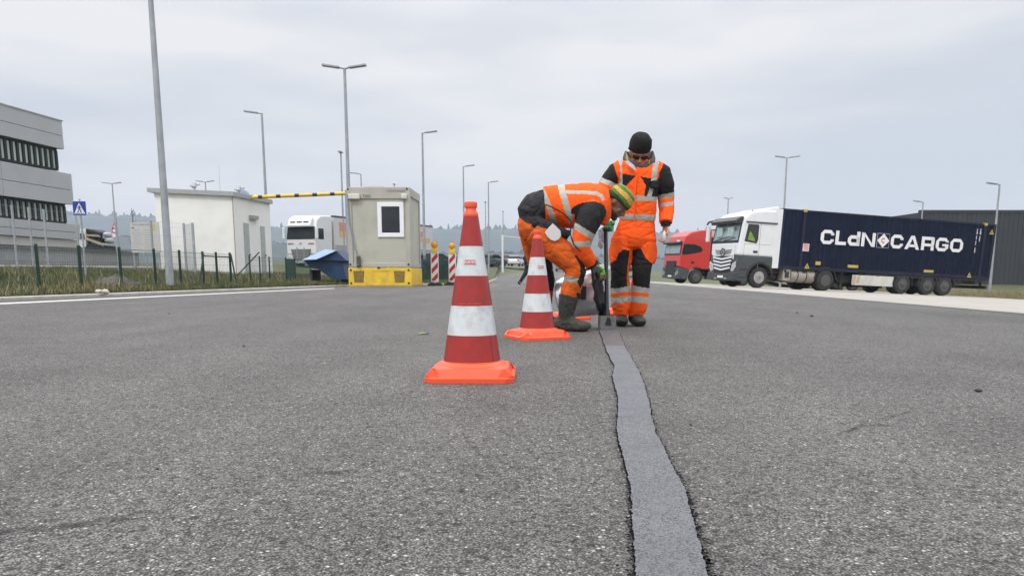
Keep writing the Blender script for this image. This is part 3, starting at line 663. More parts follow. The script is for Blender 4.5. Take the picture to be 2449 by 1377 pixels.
# blue tipping skip
sk = empty('tipping_skip', (at(780, 660, 29.5).x, 29.5, 0), 'blue steel tipping skip with a light blue sloping lid beside the site cabin', 'skip')
blu = mat('skip_blue', (.012, .045, .13), .5, var=.2, vs=3, dirt=(.03, .05, .08), dirt_amt=.6, ds=2)
pts_ = lambda L_: [(at(a, b, 29.0).x, at(a, b, 29.0).z) for a, b in L_]
m = MB(); m.prism(pts_([(727, 622), (818, 624), (831, 669), (800, 669), (762, 644), (745, 641)]), 28.9, 30.6); m.build('body', blu, sk, world=True, bevel=.02)
a_, b_, c_, d_ = at(722, 620.5, 28.7), at(756, 621, 28.7), at(801, 598, 29.2), at(833, 622, 29.2)
m = MB(); e1 = at(783, 596, 29.9)
m.add([at(722, 621.5, 28.7), at(757, 620, 28.5), at(806, 598.5, 28.75), at(777, 596.2, 30.7)], [(0, 1, 2, 3)])
m.add([p + Vector((0, 0, -.03)) for p in (at(722, 621.5, 28.7), at(757, 620, 28.5), at(806, 598.5, 28.75), at(777, 596.2, 30.7))], [(3, 2, 1, 0)])
m.build('lid', mat('lid_light_blue', (.22, .36, .60), .3, var=.08), sk, world=True)
m = MB(); m.prism(pts_([(757, 620.3), (806, 598.8), (832, 624), (757, 623)]), 28.78, 30.6); m.build('hood', blu, sk, world=True)
m = MB(); m.bar(at(727, 622.5, 28.87), at(831, 624.5, 28.87), .05, .05); m.build('rim', mat('skip_rim', (.010, .03, .08), .5), sk, world=True)
for px in (749, 822):
    m = MB(); p = at(px, 664, 29.3); m.box(p.x - .05, p.x + .05, 29.0, 30.3, ground(p.x, 29.3) + .05, at(px, 645, 29.3).z); m.build('leg', mat('skip_leg', (.03, .035, .04), .7), sk, world=True)

# ================================================================ LAMP POSTS
def lamp_post(px, py, Y, bpx, arms, label, r=.085, al=.62, foot=None):
    """px, py: the head in the photograph; bpx: where the post meets the ground; arms: list of -1 / +1 / 0"""
    top = at(px, py, Y); zb = bank(top.x, Y); pole_x = top.x
    rt = empty('lamp_post', (pole_x, Y, zb), label, 'street lamp', 'lamp posts around the yard')
    m = MB(); n_ = 12; hh = top.z - zb
    m.loft([(pole_x, Y, zb - .2), (pole_x, Y, zb + hh * .5), (pole_x, Y, top.z)], [(r, r), (r * .8, r * .8), (r * .6, r * .6)], n=14); m.build('pole', galv, rt, world=True, smooth=60)
    if Y < 24:
        m = MB(); m.box(pole_x - .03, pole_x + .03, Y - r - .006, Y - r + .02, zb + .34, zb + .58); m.build('access_door', trimg, rt, world=True)
        m = MB(); m.cyl((pole_x, Y, zb - .1), (pole_x, Y, zb + .1), r + .012, n=16); m.build('foot_sleeve', blk, rt, world=True)
    for s in arms:
        if s == 0:
            m = MB(); m.box(pole_x - .12, pole_x + .12, Y - .5, Y + .25, top.z, top.z + .09); m.build('lamp_head', galv, rt, world=True); continue
        m = MB(); p0 = Vector((pole_x, Y, top.z - .04)); p1 = p0 + Vector((s * al * .35, -.05, .05)); p2 = p0 + Vector((s * al * 1.55, -.1, .14))
        m.cyl(p0, p1, .045, .04, n=8); m.bar(p1, p2, .24, .085); m.build('lamp_head', galv, rt, world=True, bevel=.02)
    return rt
LPS = [
 (358.5, -28, 19.0, 413, [-1, 1], 'nearest, thickest lamp post standing by the kerb in front of the white building', .10),
 (824, 163, 33.8, 834, [-1, 1], 'tall lamp post with twin heads rising behind the site cabin', .10),
 (626, 271, 43, 640, [-1], 'single headed lamp post at the right corner of the white building', .095),
 (815, 366, 57, 822, [0], 'slim lamp post left of the twin headed one, under the height bar', .09),
 (863, 416, 69, 866, [-1], 'short looking lamp head peeping over the site cabin roof', .09),
 (1010, 318, 49, 1016, [1], 'lamp post directly right of the site cabin with its head to the right', .10),
 (1108, 398, 64.5, 1110, [1], 'lamp post standing behind the tip of the nearest traffic cone', .09),
 (1168, 436, 75, 1167, [1], 'lamp post right of the nearest traffic cone by the side street', .09),
 (1161, 484, 96, 1161, [0], 'thin distant lamp post just left of the one by the side street', .08),
 (1203, 507, 111, 1203, [0], 'thin distant lamp post above the white gate post', .09),
 (268, 439, 76, 280, [-1, 1], 'thin twin headed lamp post between the crossing sign and the white building', .09),
 (491, 435, 80, 492, [-1, 1], 'twin headed lamp post showing above the white building roof', .10),
 (1882, 377, 60, 1876, [-1, 1], 'twin headed lamp post rising behind the white truck', .10),
 (1742, 475, 91, 1742, [-1, 1], 'far small twin headed lamp post above the white truck roof', .10),
 (2391, 441, 52, 2370, [-1], 'lamp post at the right, in front of the dark warehouse', .095),
 (2208, 483, 70, 2205, [-1], 'lamp head showing above the middle of the blue container', .09),
 (943, 442, 92, 943, [0], 'tiny lamp head over the right part of the site cabin roof', .08)]
for q in LPS: lamp_post(*q[:5], q[5], r=q[6], al=.62 if q[2] < 90 else .35)
for px, py, Y, l_ in ((523, 395, 130, 'very thin distant mast above the white building'),):
    t_ = at(px, py, Y); m = MB(); m.cyl((t_.x, Y, .8), t_, .07, .03, n=6); o = m.build('mast', mat('pale_mast', (.5, .5, .52), .6)); tag(o, l_, 'mast')

# ================================================================ FENCES
def fence(name, pts, hgt, label, post_m, wire_m, pr=.024, dx=.05, dz=.2, wr=.0022, cap=True, sq=False):
    rt = empty(name, (pts[0][0], pts[0][1], 0), label, 'fence'); wm = MB()
    for p in pts:
        x, y = p[0], p[1]; z = bank(x, y); m = MB()
        if sq: m.box(x - pr, x + pr, y - pr, y + pr, z - .1, z + hgt + .03)
        else: m.cyl((x, y, z - .1), (x, y, z + hgt + .03), pr, n=10); m.cyl((x, y, z + hgt + .03), (x, y, z + hgt + .06), pr * 1.2, pr * .8, n=10)
        m.build('post', post_m, rt, world=True, smooth=40)
    for (x0, y0, *_), (x1, y1, *_) in zip(pts[:-1], pts[1:]):
        za, zb = bank(x0, y0), bank(x1, y1); Ln = math.hypot(x1 - x0, y1 - y0); k = int(Ln / dx)
        for i in range(1, k):
            t = i / k; x, y, z = x0 + (x1 - x0) * t, y0 + (y1 - y0) * t, za + (zb - za) * t; wm.cyl((x, y, z + .03), (x, y, z + hgt), wr, n=3, caps=False)
        z = .05
        while z < hgt + .01: wm.cyl((x0, y0, za + z), (x1, y1, zb + z), wr * 1.5, n=3, caps=False); z += dz
        wm.cyl((x0, y0, za + hgt), (x1, y1, zb + hgt), wr * 2.5, n=4, caps=False)
    wm.build('wire_mesh', wire_m, rt, world=True, fixn=False); return rt
gw = mat('green_wire', (.02, .06, .045), .6)
def fp(px, Y): p = at(px, 690, Y); return (p.x, Y)
F1 = [fp(-40, 14.4), fp(95, 16.2), fp(196, 16.9), fp(292, 18.1), fp(374, 19.3), fp(434, 20.4), fp(489, 21.6), fp(521, 22.2), fp(554, 22.7)]
g1 = fence('green_mesh_fence', F1, .98, 'low fence of dark green posts and wire mesh along the kerb and grass bank', grn_m, gw, pr=.034)
for a_, b_ in (((487, 608, 21.6), (476, 683, 21.3)), ((552, 608, 22.7), (567, 684, 22.5))):
    m = MB(); m.cyl(at(*a_), at(*b_), .024, n=8); m.build('brace', grn_m, g1, world=True)
m = MB(); m.cyl(at(489, 612, 21.6), at(552, 615, 22.7), .02, n=8); m.build('top_rail', grn_m, g1, world=True)
F2 = [fp(600, 26.6), fp(624, 26.9), fp(647, 27.3), fp(686, 27.5), fp(708, 31), fp(745, 34)]
g2 = fence('green_mesh_gate', F2, .95, 'dark green mesh gate and fence piece between the white building and the blue skip', grn_m, gw, pr=.024, dx=.035)
m = MB(); m.cyl(at(566, 660, 26.4), at(620, 603, 26.4), .022, n=8); m.build('brace', grn_m, g2, world=True)
fence('galvanised_fence', [fp(-30, 26), fp(47, 27.5), fp(86, 28.5), fp(121, 29.5), fp(196, 31)], 2.35, 'tall thin galvanised mesh fence in front of the office building', galv, galv, pr=.03, dx=.20, dz=.4, wr=.0013, sq=True)
fence('galvanised_fence', [fp(289, 31), fp(372, 32.6), fp(449, 33.6)], 2.25, 'tall galvanised mesh fence in front of the white information board', galv, galv, pr=.035, dx=.10, dz=.4, wr=.0022, sq=True)
g4 = fence('mesh_gate', [fp(449, 33.9), fp(470, 31.5)], 2.2, 'narrow tall mesh gate leaning before the white building wall', galv, galv, pr=.04, dx=.08, dz=.25, wr=.0025, sq=True)
g5 = fence('green_mesh_fence', [(at(1012, 670, 36).x, 36), (at(1060, 670, 37).x, 37), (at(1110, 670, 38).x, 38), (at(1148, 660, 42).x, 42), (at(1158, 655, 52).x, 52)], 1.25, 'dark green mesh fence behind the warning beacons and the nearest cone', grn_m, gw, pr=.03, dx=.03, dz=.1, wr=.005)
hd = MB(); R2 = random.Random(5)
for _ in range(14000):
    t = R2.random(); px = 1010 + 140 * t; Y = 38 + 3 * t + R2.random() * .7; p = at(px, 660, Y); z = bank(p.x, Y) + R2.random() * 1.15
    a = R2.random() * 6.3; s_ = R2.uniform(.03, .06); b = R2.uniform(-1, 1)
    c = Vector((p.x, Y, z)); hd.add([c, c + Vector((cos(a) * s_, sin(a) * s_, b * s_)), c + Vector((-sin(a) * s_, b * s_, cos(a) * s_))], [(0, 1, 2)])
o = hd.build('hedge', mat('hedge_green', (.02, .045, .028), .8, var=.4, vs=4), fixn=False); tag(o, 'dark green clipped hedge behind the mesh fence right of the site cabin', 'hedge')

# ================================================================ SIGNS
def sign_post(px, py_t, py_b, Y, r=.03):
    a, b = at(px, py_t, Y), at(px, py_b, Y); return a, b
Y = 24
ps = at(190, 498, Y); zg = bank(ps.x, Y); half = (at(207, 498, Y).x - at(173, 498, Y).x) / 2
cs = empty('crossing_sign', (ps.x, Y, zg), 'square blue pedestrian crossing sign with a white triangle on a grey post', 'road sign', rot=Matrix.Rotation(-.05, 3, 'Z'))
zs = ps.z - zg
m = MB(); m.cyl((0, .04, -.1), (0, .04, zs + half + .06), .03, n=12); m.build('post', galv, cs, smooth=40)
m = MB(); m.box(-half, half, 0, .012, zs - half, zs + half); m.build('sign_plate', mat('sign_white', (.72, .74, .8), .4), cs, bevel=.004)
m = MB(); k = half * .95; m.box(-k, k, -.004, 0, zs - k, zs + k); m.build('blue_field', mat('sign_blue', (.008, .045, .30), .4, var=.05), cs)
m = MB(); m.prism([(-half * .80, zs - half * .78), (half * .80, zs - half * .78), (0, zs + half * .76)], -.008, -.004); m.build('white_triangle', mat('sign_white', None), cs)
m = MB(); S = half
def pl(L_): m.prism([(x * S, zs + z * S) for x, z in L_], -.012, -.008)
m.ball((.02 * S, -.009, zs + .36 * S), (.09 * S, .004, .09 * S), n=10)
pl([(-.08, .26), (.12, .26), (.10, -.05), (-.10, -.05)]); pl([(-.10, -.05), (.02, -.05), (-.22, -.62), (-.34, -.62)]); pl([(-.02, -.05), (.11, -.05), (.30, -.62), (.17, -.62)])
pl([(-.07, .24), (.0, .22), (-.26, -.04), (-.32, .0)]); pl([(.05, .24), (.12, .24), (.30, .0), (.24, -.05)])
for i in range(5): x = -.60 + i * .27; pl([(x, -.74), (x + .12, -.74), (x + .16 - .02 * i, -.64), (x + .06, -.64)])
m.build('pedestrian_symbol', blkp, cs)
# small red and white signs on a thin post
Y = 40; p = at(274, 540, Y); zg = bank(p.x, Y)
rs = empty('traffic_sign', (p.x, Y, zg), 'small red and white prohibition signs stacked on a thin post before the hills', 'road sign')
m = MB(); m.cyl((p.x, Y, zg - .1), (p.x, Y, at(272, 532, Y).z), .03, n=8); m.build('post', galv, rs, world=True)
for py, sh in ((541, 0), (552, 1), (562, 2)):
    c = at(275, py, Y); m = MB(); r_ = .16
    if sh == 0: m.prism([(c.x - r_, c.z - .14), (c.x + r_, c.z - .14), (c.x, c.z + .16)], Y - .06, Y - .04, 0); m.prism([(c.x - r_ * .5, c.z - .08), (c.x + r_ * .5, c.z - .08), (c.x, c.z + .06)], Y - .065, Y - .06, 1)
    elif sh == 1: m.cyl((c.x, Y - .04, c.z), (c.x, Y - .06, c.z), .15, n=20); m.cyl((c.x, Y - .06, c.z), (c.x, Y - .066, c.z), .09, n=20, mi=1)
    else: m.box(c.x - .11, c.x + .11, Y - .06, Y - .04, c.z - .12, c.z + .12, 1); m.box(c.x - .13, c.x + .13, Y - .055, Y - .045, c.z - .14, c.z + .14, 0)
    m.build('sign_plate', [red_p, mat('sign_white', None)], rs, world=True)
# information board
Y = 34; a, b = at(310, 534, Y), at(375, 545, Y); zt_, zb_ = at(310, 532, Y).z, at(320, 604, Y).z
ib = empty('information_board', (a.x, Y, bank(a.x, Y)), 'large white construction site board with rows of small print behind the mesh fence', 'board')
m = MB(); m.box(a.x, b.x + .1, Y, Y + .05, zb_, zt_); m.build('panel', mat('board_white', (.52, .52, .49), .6, var=.04), ib, world=True)
m = MB()
for x in (a.x + .05, (a.x + b.x) / 2, b.x): m.box(x - .03, x + .03, Y + .05, Y + .11, 0, zt_)
m.build('support', galv, ib, world=True)
m = MB(); ins = mat('print_blue', (.25, .29, .38), .6); R3 = random.Random(2)
for (u0, u1, v, h) in ((.10, .32, .93, .05), (.36, .68, .93, .05)):
    x = a.x + (b.x - a.x) * u0
    while x < a.x + (b.x - a.x) * u1: wv = R3.uniform(.03, .07); m.box(x, x + wv, Y - .004, Y, zb_ + (zt_ - zb_) * v - .04, zb_ + (zt_ - zb_) * v + .03); x += wv + .02
for c_ in (.08, .52):
    for r_ in range(9):
        x = a.x + (b.x - a.x) * c_; zz_ = zb_ + (zt_ - zb_) * (.74 - r_ * .08); e_ = x + (b.x - a.x) * R3.uniform(.2, .36)
        while x < e_: wv = R3.uniform(.02, .06); m.box(x, x + wv, Y - .004, Y, zz_, zz_ + .022); x += wv + .016
m.build('print', ins, ib, world=True)
m = MB(); m.box(a.x + (b.x - a.x) * .80, a.x + (b.x - a.x) * .93, Y - .004, Y, zb_ + (zt_ - zb_) * .72, zb_ + (zt_ - zb_) * .95, 0); m.box(a.x + .06, a.x + .2, Y - .004, Y, zb_ + (zt_ - zb_) * .80, zb_ + (zt_ - zb_) * .84, 1)
m.build('emblem', [mat('emblem_yellow', (.55, .47, .13), .6), mat('emblem_red', (.4, .08, .07), .6)], ib, world=True)
# white gate post and bar at the side street
Y = 92; p = at(1202, 562, Y); gp = empty('gate_post', (p.x, Y, ground(p.x, Y)), 'white gate post with a thin horizontal bar over the side street', 'gate')
m = MB(); m.cyl((p.x, Y, ground(p.x, Y) - .2), (p.x, Y, p.z), .13, n=12); m.build('post', white_p, gp, world=True, smooth=40)
m = MB(); m.bar((p.x, Y, p.z - .1), at(1262, 570, Y), .06, .08); m.build('bar', white_p, gp, world=True)

# ================================================================ WARNING BEACONS
amber = mat('amber_lens', (.85, .33, .02), .3, var=.1, spec=.6)
wr = mat('beacon_white', (.74, .74, .74), .5, var=.04); wrr = mat('beacon_red', (.50, .022, .02), .5, var=.08)
def beacon():
    rt = empty('warning_beacon', (0, 0, 0))
    m = MB(); m.box(-.155, .155, -.025, .025, .14, 1.32); m.build('panel', wr, rt, bevel=.02)
    m = MB(); hw, z0_, z1_ = .125, .19, 1.27; 
    def clip(poly):
        for ax, sg, lim in ((0, 1, hw), (0, -1, hw), (1, 1, z1_), (1, -1, -z0_)):
            out_ = []
            for i in range(len(poly)):
                p, q = poly[i - 1], poly[i]; f = lambda r: r[ax] * sg - lim
                if (f(p) > 0) != (f(q) > 0): t = f(p) / (f(p) - f(q)); out_.append((p[0] + (q[0] - p[0]) * t, p[1] + (q[1] - p[1]) * t))
                if f(q) <= 0: out_.append(q)
            poly = out_
            if not poly: return poly
        return poly
    for k in range(4):
        z = .06 + k * .40; P = clip([(-hw, z), (hw, z + .27), (hw, z + .47), (-hw, z + .20)])
        if len(P) > 2: m.prism(P, -.029, -.026)
    m.build('red_stripe', wrr, rt)
    m = MB(); m.box(-.12, .12, -.06, .06, 1.30, 1.50); lb = m.build('lamp_box', mat('lamp_yellow', (.80, .50, .02), .5), rt, bevel=.02)
    m = MB(); m.cyl((0, -.06, 1.62), (0, .06, 1.62), .135, .135, n=24); m.build('rim', mat('lamp_rim', (.50, .30, .03), .5), lb)
    m = MB(); m.ball((0, -.055, 1.62), (.115, .05, .115), n=18); m.ball((0, .055, 1.62), (.115, .05, .115), n=18); m.build('lens', amber, lb, smooth=80)
    m = MB(); m.cyl((0, 0, .08), (0, 0, .16), .05, n=8); m.build('socket', wr, rt)
    m = MB(); m.box(-.30, .30, -.4, .4, 0, .07); m.box(-.24, .24, -.34, .34, .07, .11); m.build('foot_plate', mat('rubber', (.02, .02, .021), .8, var=.3), rt, bevel=.02)
    return rt
p = gnd(1038.5, 683.5); b1 = beacon(); b1.location = (p.x, p.y + .3, .006); b1.rotation_euler = (0, 0, .12)
tag(b1, 'red and white striped warning beacon with amber lamp nearer the site cabin', 'warning beacon', 'striped warning beacons')
b2 = copy_tree(b1); p = gnd(1077.5, 683); b2.location = (p.x, p.y + 1.0, .006); b2.rotation_euler = (0, 0, -.1); tag(b2, 'striped warning beacon with amber lamp half hidden behind the nearest traffic cone')

# ================================================================ TRAFFIC CONES
co = mat('cone_orange', (.86, .095, .030), .42, var=.06, vs=8, dirt=(.55, .09, .04), dirt_amt=.3, ds=14, coat=.15)
cr_ = mat('cone_red_film', (.33, .020, .018), .33, var=.10, vs=26, dirt=(.22, .03, .028), dirt_amt=.8, ds=16, bump=.05, bs=300)
cw = mat('cone_white_film', (.60, .64, .65), .38, var=.04, vs=24, dirt=(.36, .36, .34), dirt_amt=.7, ds=18)
def cone():
    rt = empty('traffic_cone', (0, 0, 0)); rad = lambda z: .1255 + (.0305 - .1255) * (z - .072) / (.70 - .072)
    zs_ = [.072, .190, .316, .441, .566, .690]; nm = ['red_band', 'white_band', 'red_band', 'white_band', 'red_band']
    m = MB(); m.lathe([(rad(.06) - .0015, .06), (rad(.705) - .0015, .705)], n=56); m.build('body', co, rt, smooth=50)
    for i in range(5):
        a, b = zs_[i] + .0007, zs_[i + 1] - .0007; m = MB(); m.lathe([(rad(a), a), (rad(b), b)], n=56); m.build(nm[i], cr_ if i % 2 == 0 else cw, rt, smooth=50)
        m = MB(); an = .9 + i * .4; 
        m.bar((rad(a) * sin(an) * 1.004, -rad(a) * cos(an) * 1.004, a + .001), (rad(b) * sin(an) * 1.004, -rad(b) * cos(an) * 1.004, b - .001), .0035, .001, up=(sin(an), -cos(an), 0)); m.build('film_seam', mat('seam_dark', (.20, .02, .02), .5) if i % 2 == 0 else mat('seam_light', (.5, .52, .53), .5), rt.children[-1])
    m = MB(); m.lathe([(.0305, .688), (.0320, .692), (.0315, .702), (.0235, .714), (.0228, .726), (.0265, .727), (.0275, .731), (.0275, .744), (.0262, .750), (.0235, .751), (.021, .746)], n=40); m.build('tip', co, rt, smooth=35)
    m = MB(); h = .188                                          # foot: square plate with cut corners, raised collar and ribs
    def octo(hh, c, z): return [(hh, -hh + c, z), (hh, hh - c, z), (hh - c, hh, z), (-hh + c, hh, z), (-hh, hh - c, z), (-hh, -hh + c, z), (-hh + c, -hh, z), (hh - c, -hh, z)]
    ringl = [octo(h, .035, .001), octo(h, .035, .020), octo(h - .012, .040, .027), octo(h - .014, .040, .026), octo(h - .026, .045, .056), octo(h - .034, .05, .062), octo(.150, .06, .064)]
    vs = sum(ringl, []); m.add(vs, [(j * 8 + i, j * 8 + (i + 1) % 8, (j + 1) * 8 + (i + 1) % 8, (j + 1) * 8 + i) for j in range(len(ringl) - 1) for i in range(8)] + [tuple(range(8)), tuple(range(48, 56))])
    m.lathe([(.152, .062), (.145, .070), (.131, .075), (.124, .078)], n=56)
    m.build('foot', co, rt, smooth=30)
    m = MB()
    for sx in (-1, 1):
        for sy in (-1, 1):
            m.add([(sx * .150, sy * .130, .058), (sx * .163, sy * .118, .058), (sx * .187, sy * .150, .027), (sx * .187, sy * .118, .020), (sx * .15, sy * .163, .058), (sx * .118, sy * .187, .02)], [(0, 1, 3, 2), (0, 4, 5, 2)])
    m.build('rib', co, rt); return rt
def sticker(rt, z, ang, w_, h_, txt, txt_size, flat=False):
    rad = .1255 + (.0305 - .1255) * (z - .072) / (.70 - .072); M_ = Matrix.Rotation(ang, 4, 'Z') @ Matrix.Translation((0, -rad - .0012, z)) @ Matrix.Rotation(-.15, 4, 'X')
    if flat:
        text(txt, txt_size, mat('sticker_red', (.55, .09, .10), .5), rt, M_ @ Matrix.Rotation(pi / 2, 4, 'X'), name='maker_print', ext=.0003, align='CENTER', bold=.0002); return
    m = MB(); n_ = 8
    for (ww, hh, dd, mi) in ((w_, h_, 0, 0), (w_ * .9, h_ * .74, .0006, 1)):
        vs = []
        for i in range(n_ + 1):
            a = (i / n_ - .5) * ww / rad
            for zz_ in (-hh / 2, hh / 2): r_ = rad + .0012 + dd - zz_ * .151; vs.append((r_ * sin(ang + a), -r_ * cos(ang + a), z + zz_))
        m.add(vs, [(2 * i, 2 * i + 2, 2 * i + 3, 2 * i + 1) for i in range(n_)], mi)
    m.build('sticker', [mat('sticker_white', (.66, .62, .62), .5), mat('sticker_red', (.55, .09, .10), .5)], rt)
    text(txt, txt_size, mat('sticker_print', (.75, .60, .60), .5), rt, M_ @ Matrix.Translation((0, -.0016, -h_ * .22)) @ Matrix.Rotation(pi / 2, 4, 'X'), name='sticker_print', ext=.0002, align='CENTER', bold=.0006)
k1 = cone(); p = gnd(1123.5, 921); k1.location = (p.x, p.y + .19, .006); k1.rotation_euler = (0, 0, -.03)
tag(k1, 'nearest, largest looking red and white striped traffic cone', 'traffic cone', 'striped traffic cones')
sticker(k1, .499, -.01, .052, .024, 'GURTEC', .013); sticker(k1, .322, .0, 0, 0, 'RAL 840 HR   MADE IN GERMANY', .0065, True)
k2 = copy_tree(k1); p = gnd(1287, 817.5); k2.location = (p.x, p.y + .22, .006); k2.rotation_euler = (0, 0, .42)
tag(k2, 'middle traffic cone standing in front of the bent worker')
k3 = copy_tree(k1); p = gnd(1366, 765); k3.location = (p.x, p.y + .1, .006); k3.rotation_euler = (0, 0, .1)
tag(k3, 'traffic cone hidden behind the bent worker and the steel kettle, only its foot showing')
k4 = copy_tree(k1); p = at(1487, 750, 8.3); k4.location = (p.x, 8.3, .006); k4.rotation_euler = (0, 0, .3)
tag(k4, 'farthest traffic cone, seen only between the legs of the standing worker')
# leaf and crumbs on the asphalt
lm = MB(); p = gnd(1010, 801); lm.add([p + Vector(q) for q in ((-.05, 0, .010), (-.01, -.06, .014), (.05, -.03, .02), (.055, .03, .013), (0, .03, .018))], [(0, 1, 2, 3, 4)]); lm.add([p + Vector(q) for q in ((-.05, 0, .0095), (-.13, .02, .009), (-.05, -.01, .009))], [(0, 1, 2)])
o = lm.build('leaf', mat('leaf_green', (.17, .27, .06), .6)); tag(o, 'small bright green leaf lying on the asphalt left of the cones', 'leaf')
cm = mat('tar_crumb', (.03, .03, .03), .8)
for k, (px, py, s_, lb) in enumerate(((2340, 940, .009, 'largest black tar crumb on the asphalt at the right'), (583, 831, .006, 'tar crumb on the asphalt at the left, above the cone foot level'), (1942, 758, .016, 'tar crumb at the upper right near the concrete apron'), (1907, 750, .012, 'small tar crumb just left of another near the concrete apron'), (405, 752, .009, 'tar crumb near the white edge line at the left'), (1652, 1022, .003, 'tiny tar crumb right of the sealed joint'), (377, 1128, .0035, 'tiny tar crumb on the asphalt at the lower left'), (1712, 1010, .0025, 'tiniest tar crumb right of the sealed joint'))):
    p = gnd(px, py); m = MB(); m.ball((p.x, p.y, s_ * .4 + .006), (s_ * 1.3, s_, s_ * .55), n=10)
    for i, v in enumerate(m.v): q = Vector(v); m.v[i] = tuple(q + (q - Vector((p.x, p.y, s_ * .4))) * .7 * noise.noise(q * 60))
    o = m.build('tar_crumb', cm, smooth=30); tag(o, lb, 'tar crumb', 'black tar crumbs on the asphalt')

# dark warehouse on the right
Y = 92; wx0, wx1 = at(2243, 0, Y).x, at(2449, 0, Y).x + 60; wz = at(2243, 508, Y).z
wh = empty('warehouse', (wx0, Y, -2), 'large dark anthracite warehouse beyond the blue container', 'building')
m = MB(); x = wx0; prof = []
while x < wx1: prof += [(x, Y), (x + .42, Y), (x + .46, Y + .05), (x + .54, Y + .05)]; x += .58
back = Y + 40; prof += [(x, Y), (x, back), (wx0 - 1.0, back)]
m.prism(prof, -3, wz, axis='z'); m.build('wall', mat('anthracite_cladding', (.026, .030, .034), .55, var=.06, vs=.3, dirt=(.036, .040, .044), dirt_amt=.5, ds=.15), wh, world=True)
m = MB(); m.box(wx0 - .15, wx1, Y - .1, Y + .3, wz, wz + .28); m.build('eaves', mat('anthracite_trim', (.03, .033, .036), .5), wh, world=True)
m = MB(); q0 = at(2190, 527, Y + 40); m.add([(wx0, Y + .3, wz + .1), (wx0, Y + .3, wz - 1.5), (q0.x, Y + 40, q0.z - 3), (q0.x, Y + 40, q0.z)], [(0, 1, 2, 3)]); m.add([(wx0, Y + .5, wz + .1), (wx1, Y + .5, wz + .5), (wx1, Y + 40, wz + .3), (q0.x, Y + 40, q0.z)], [(0, 1, 2, 3)]); m.build('roof', mat('roof_grey', (.16, .17, .185), .5), wh, world=True)
m = MB()
for k in range(6): m.box(wx0 + 6 + k * 9, wx0 + 8.2 + k * 9, Y - .12, Y - .0, -2.5, .3)
m.build('dock_door', mat('dock_dark', (.025, .03, .035), .5), wh, world=True)
# thin bare tree left of the white building
bt = empty('bare_tree', (at(325, 600, 60).x, 60, .8), 'thin bare young tree behind the information board', 'tree')
m = MB(); x0 = bt.location.x; m.tube([(x0, 60, .5), (x0 - .05, 60, 3), (x0 - .1, 60, at(325, 498, 60).z)], [.09, .06, .015], n=6); m.build('trunk', mat('bark', (.10, .085, .07), .9), bt, world=True)
m = MB(); R4 = random.Random(8)
for i in range(26):
    z = 2.2 + 3.3 * R4.random(); a = R4.random() * 6.3; l_ = R4.uniform(.4, 1.0) * (6 - z) / 3.2; m.tube([(x0 - .05, 60, z), (x0 + cos(a) * l_ * .5, 60 + sin(a) * l_ * .5, z + l_ * .5), (x0 + cos(a) * l_ * .7, 60 + sin(a) * l_ * .7, z + l_ * 1.2)], [.02, .012, .005], n=4)
m.build('branch', mat('bark', None), bt, world=True)
# ================================================================ TRUCKS
wpaint = mat('truck_white', (.70, .72, .74), .32, var=.03, vs=1, dirt=(.50, .49, .47), dirt_amt=.3, ds=1.2, coat=.4)
dgrey = mat('dark_grey_plastic', (.045, .055, .060), .5, var=.15, dirt=(.09, .085, .08), dirt_amt=.5, ds=2)
chas = mat('chassis_black', (.020, .020, .022), .7, var=.4, vs=3, dirt=(.06, .055, .05), dirt_amt=.5)
tyre_m = mat('tyre', (.022, .022, .022), .85, var=.25, dirt=(.07, .065, .06), dirt_amt=.5, ds=3)
rim_m = mat('steel_rim', (.40, .40, .39), .45, metal=.4, var=.15, vs=8, dirt=(.12, .11, .10), dirt_amt=.6, ds=6)
rim_d = mat('dark_rim', (.07, .07, .068), .6, var=.2, vs=8, dirt=(.13, .12, .11), dirt_amt=.5, ds=5)
tank_m = mat('tank_dusty', (.40, .37, .32), .5, metal=.3, var=.15, vs=3, dirt=(.20, .17, .14), dirt_amt=.7, ds=3)
wscreen = mat('windscreen', (.20, .26, .27), .08, var=.55, vs=1.4, spec=.7)
sglass = mat('side_glass', (.022, .028, .028), .08, var=.3, spec=.5)
lampg = mat('headlamp', (.55, .57, .58), .12, var=.3, vs=12, metal=.3)
chrome = mat('chrome', (.62, .64, .66), .2, metal=.7, var=.1)

def wheel(parent, x, y, out_, r=.505, wdt=.30, rim='steel', dual=False):
    s = out_; w2 = wdt * (1.95 if dual else 1) 
    e = empty('wheel', (0, 0, 0)); e.parent = parent; e.location = (x, y, r)
    m = MB(); P = [(r * .56, -w2 / 2), (r * .90, -w2 / 2), (r * .97, -w2 / 2 + .02), (r, -w2 / 2 + .05), (r, w2 / 2 - .05), (r * .97, w2 / 2 - .02), (r * .90, w2 / 2), (r * .56, w2 / 2)]
    m.lathe(P, ax=(0, 1, 0), n=32); 
    m.build('tyre', tyre_m, e, smooth=35)
    m = MB(); rm = rim_m if rim == 'steel' else rim_d
    dd = -.10 if dual or rim == 'hub' else .0
    yo = s * (w2 / 2)
    m.lathe([(r * .57, yo + s * .004), (r * .54, yo + s * .012), (r * .50, yo - s * .03), (r * .42, yo - s * (.05 if not dual else .13)), (r * .26, yo - s * (.02 if not dual else .16)), (r * .24, yo + s * (.03 if not dual else -.05)), (r * .10, yo + s * (.045 if not dual else -.03))], ax=(0, 1, 0), n=28)
    m.build('rim', rm, e, smooth=35)
    m = MB()
    for i in range(10):
        a = 2 * pi * i / 10; q = Vector((cos(a) * r * .40, yo - s * (.03 if not dual else .12), sin(a) * r * .40)); m.cyl(q - Vector((0, s * .02, 0)), q + Vector((0, s * .022, 0)), .028, n=8)
    m.cyl((0, yo, 0), (0, yo + s * (.052 if not dual else -.02), 0), r * .13, n=14)
    m.build('hub', rim_d, e); return e

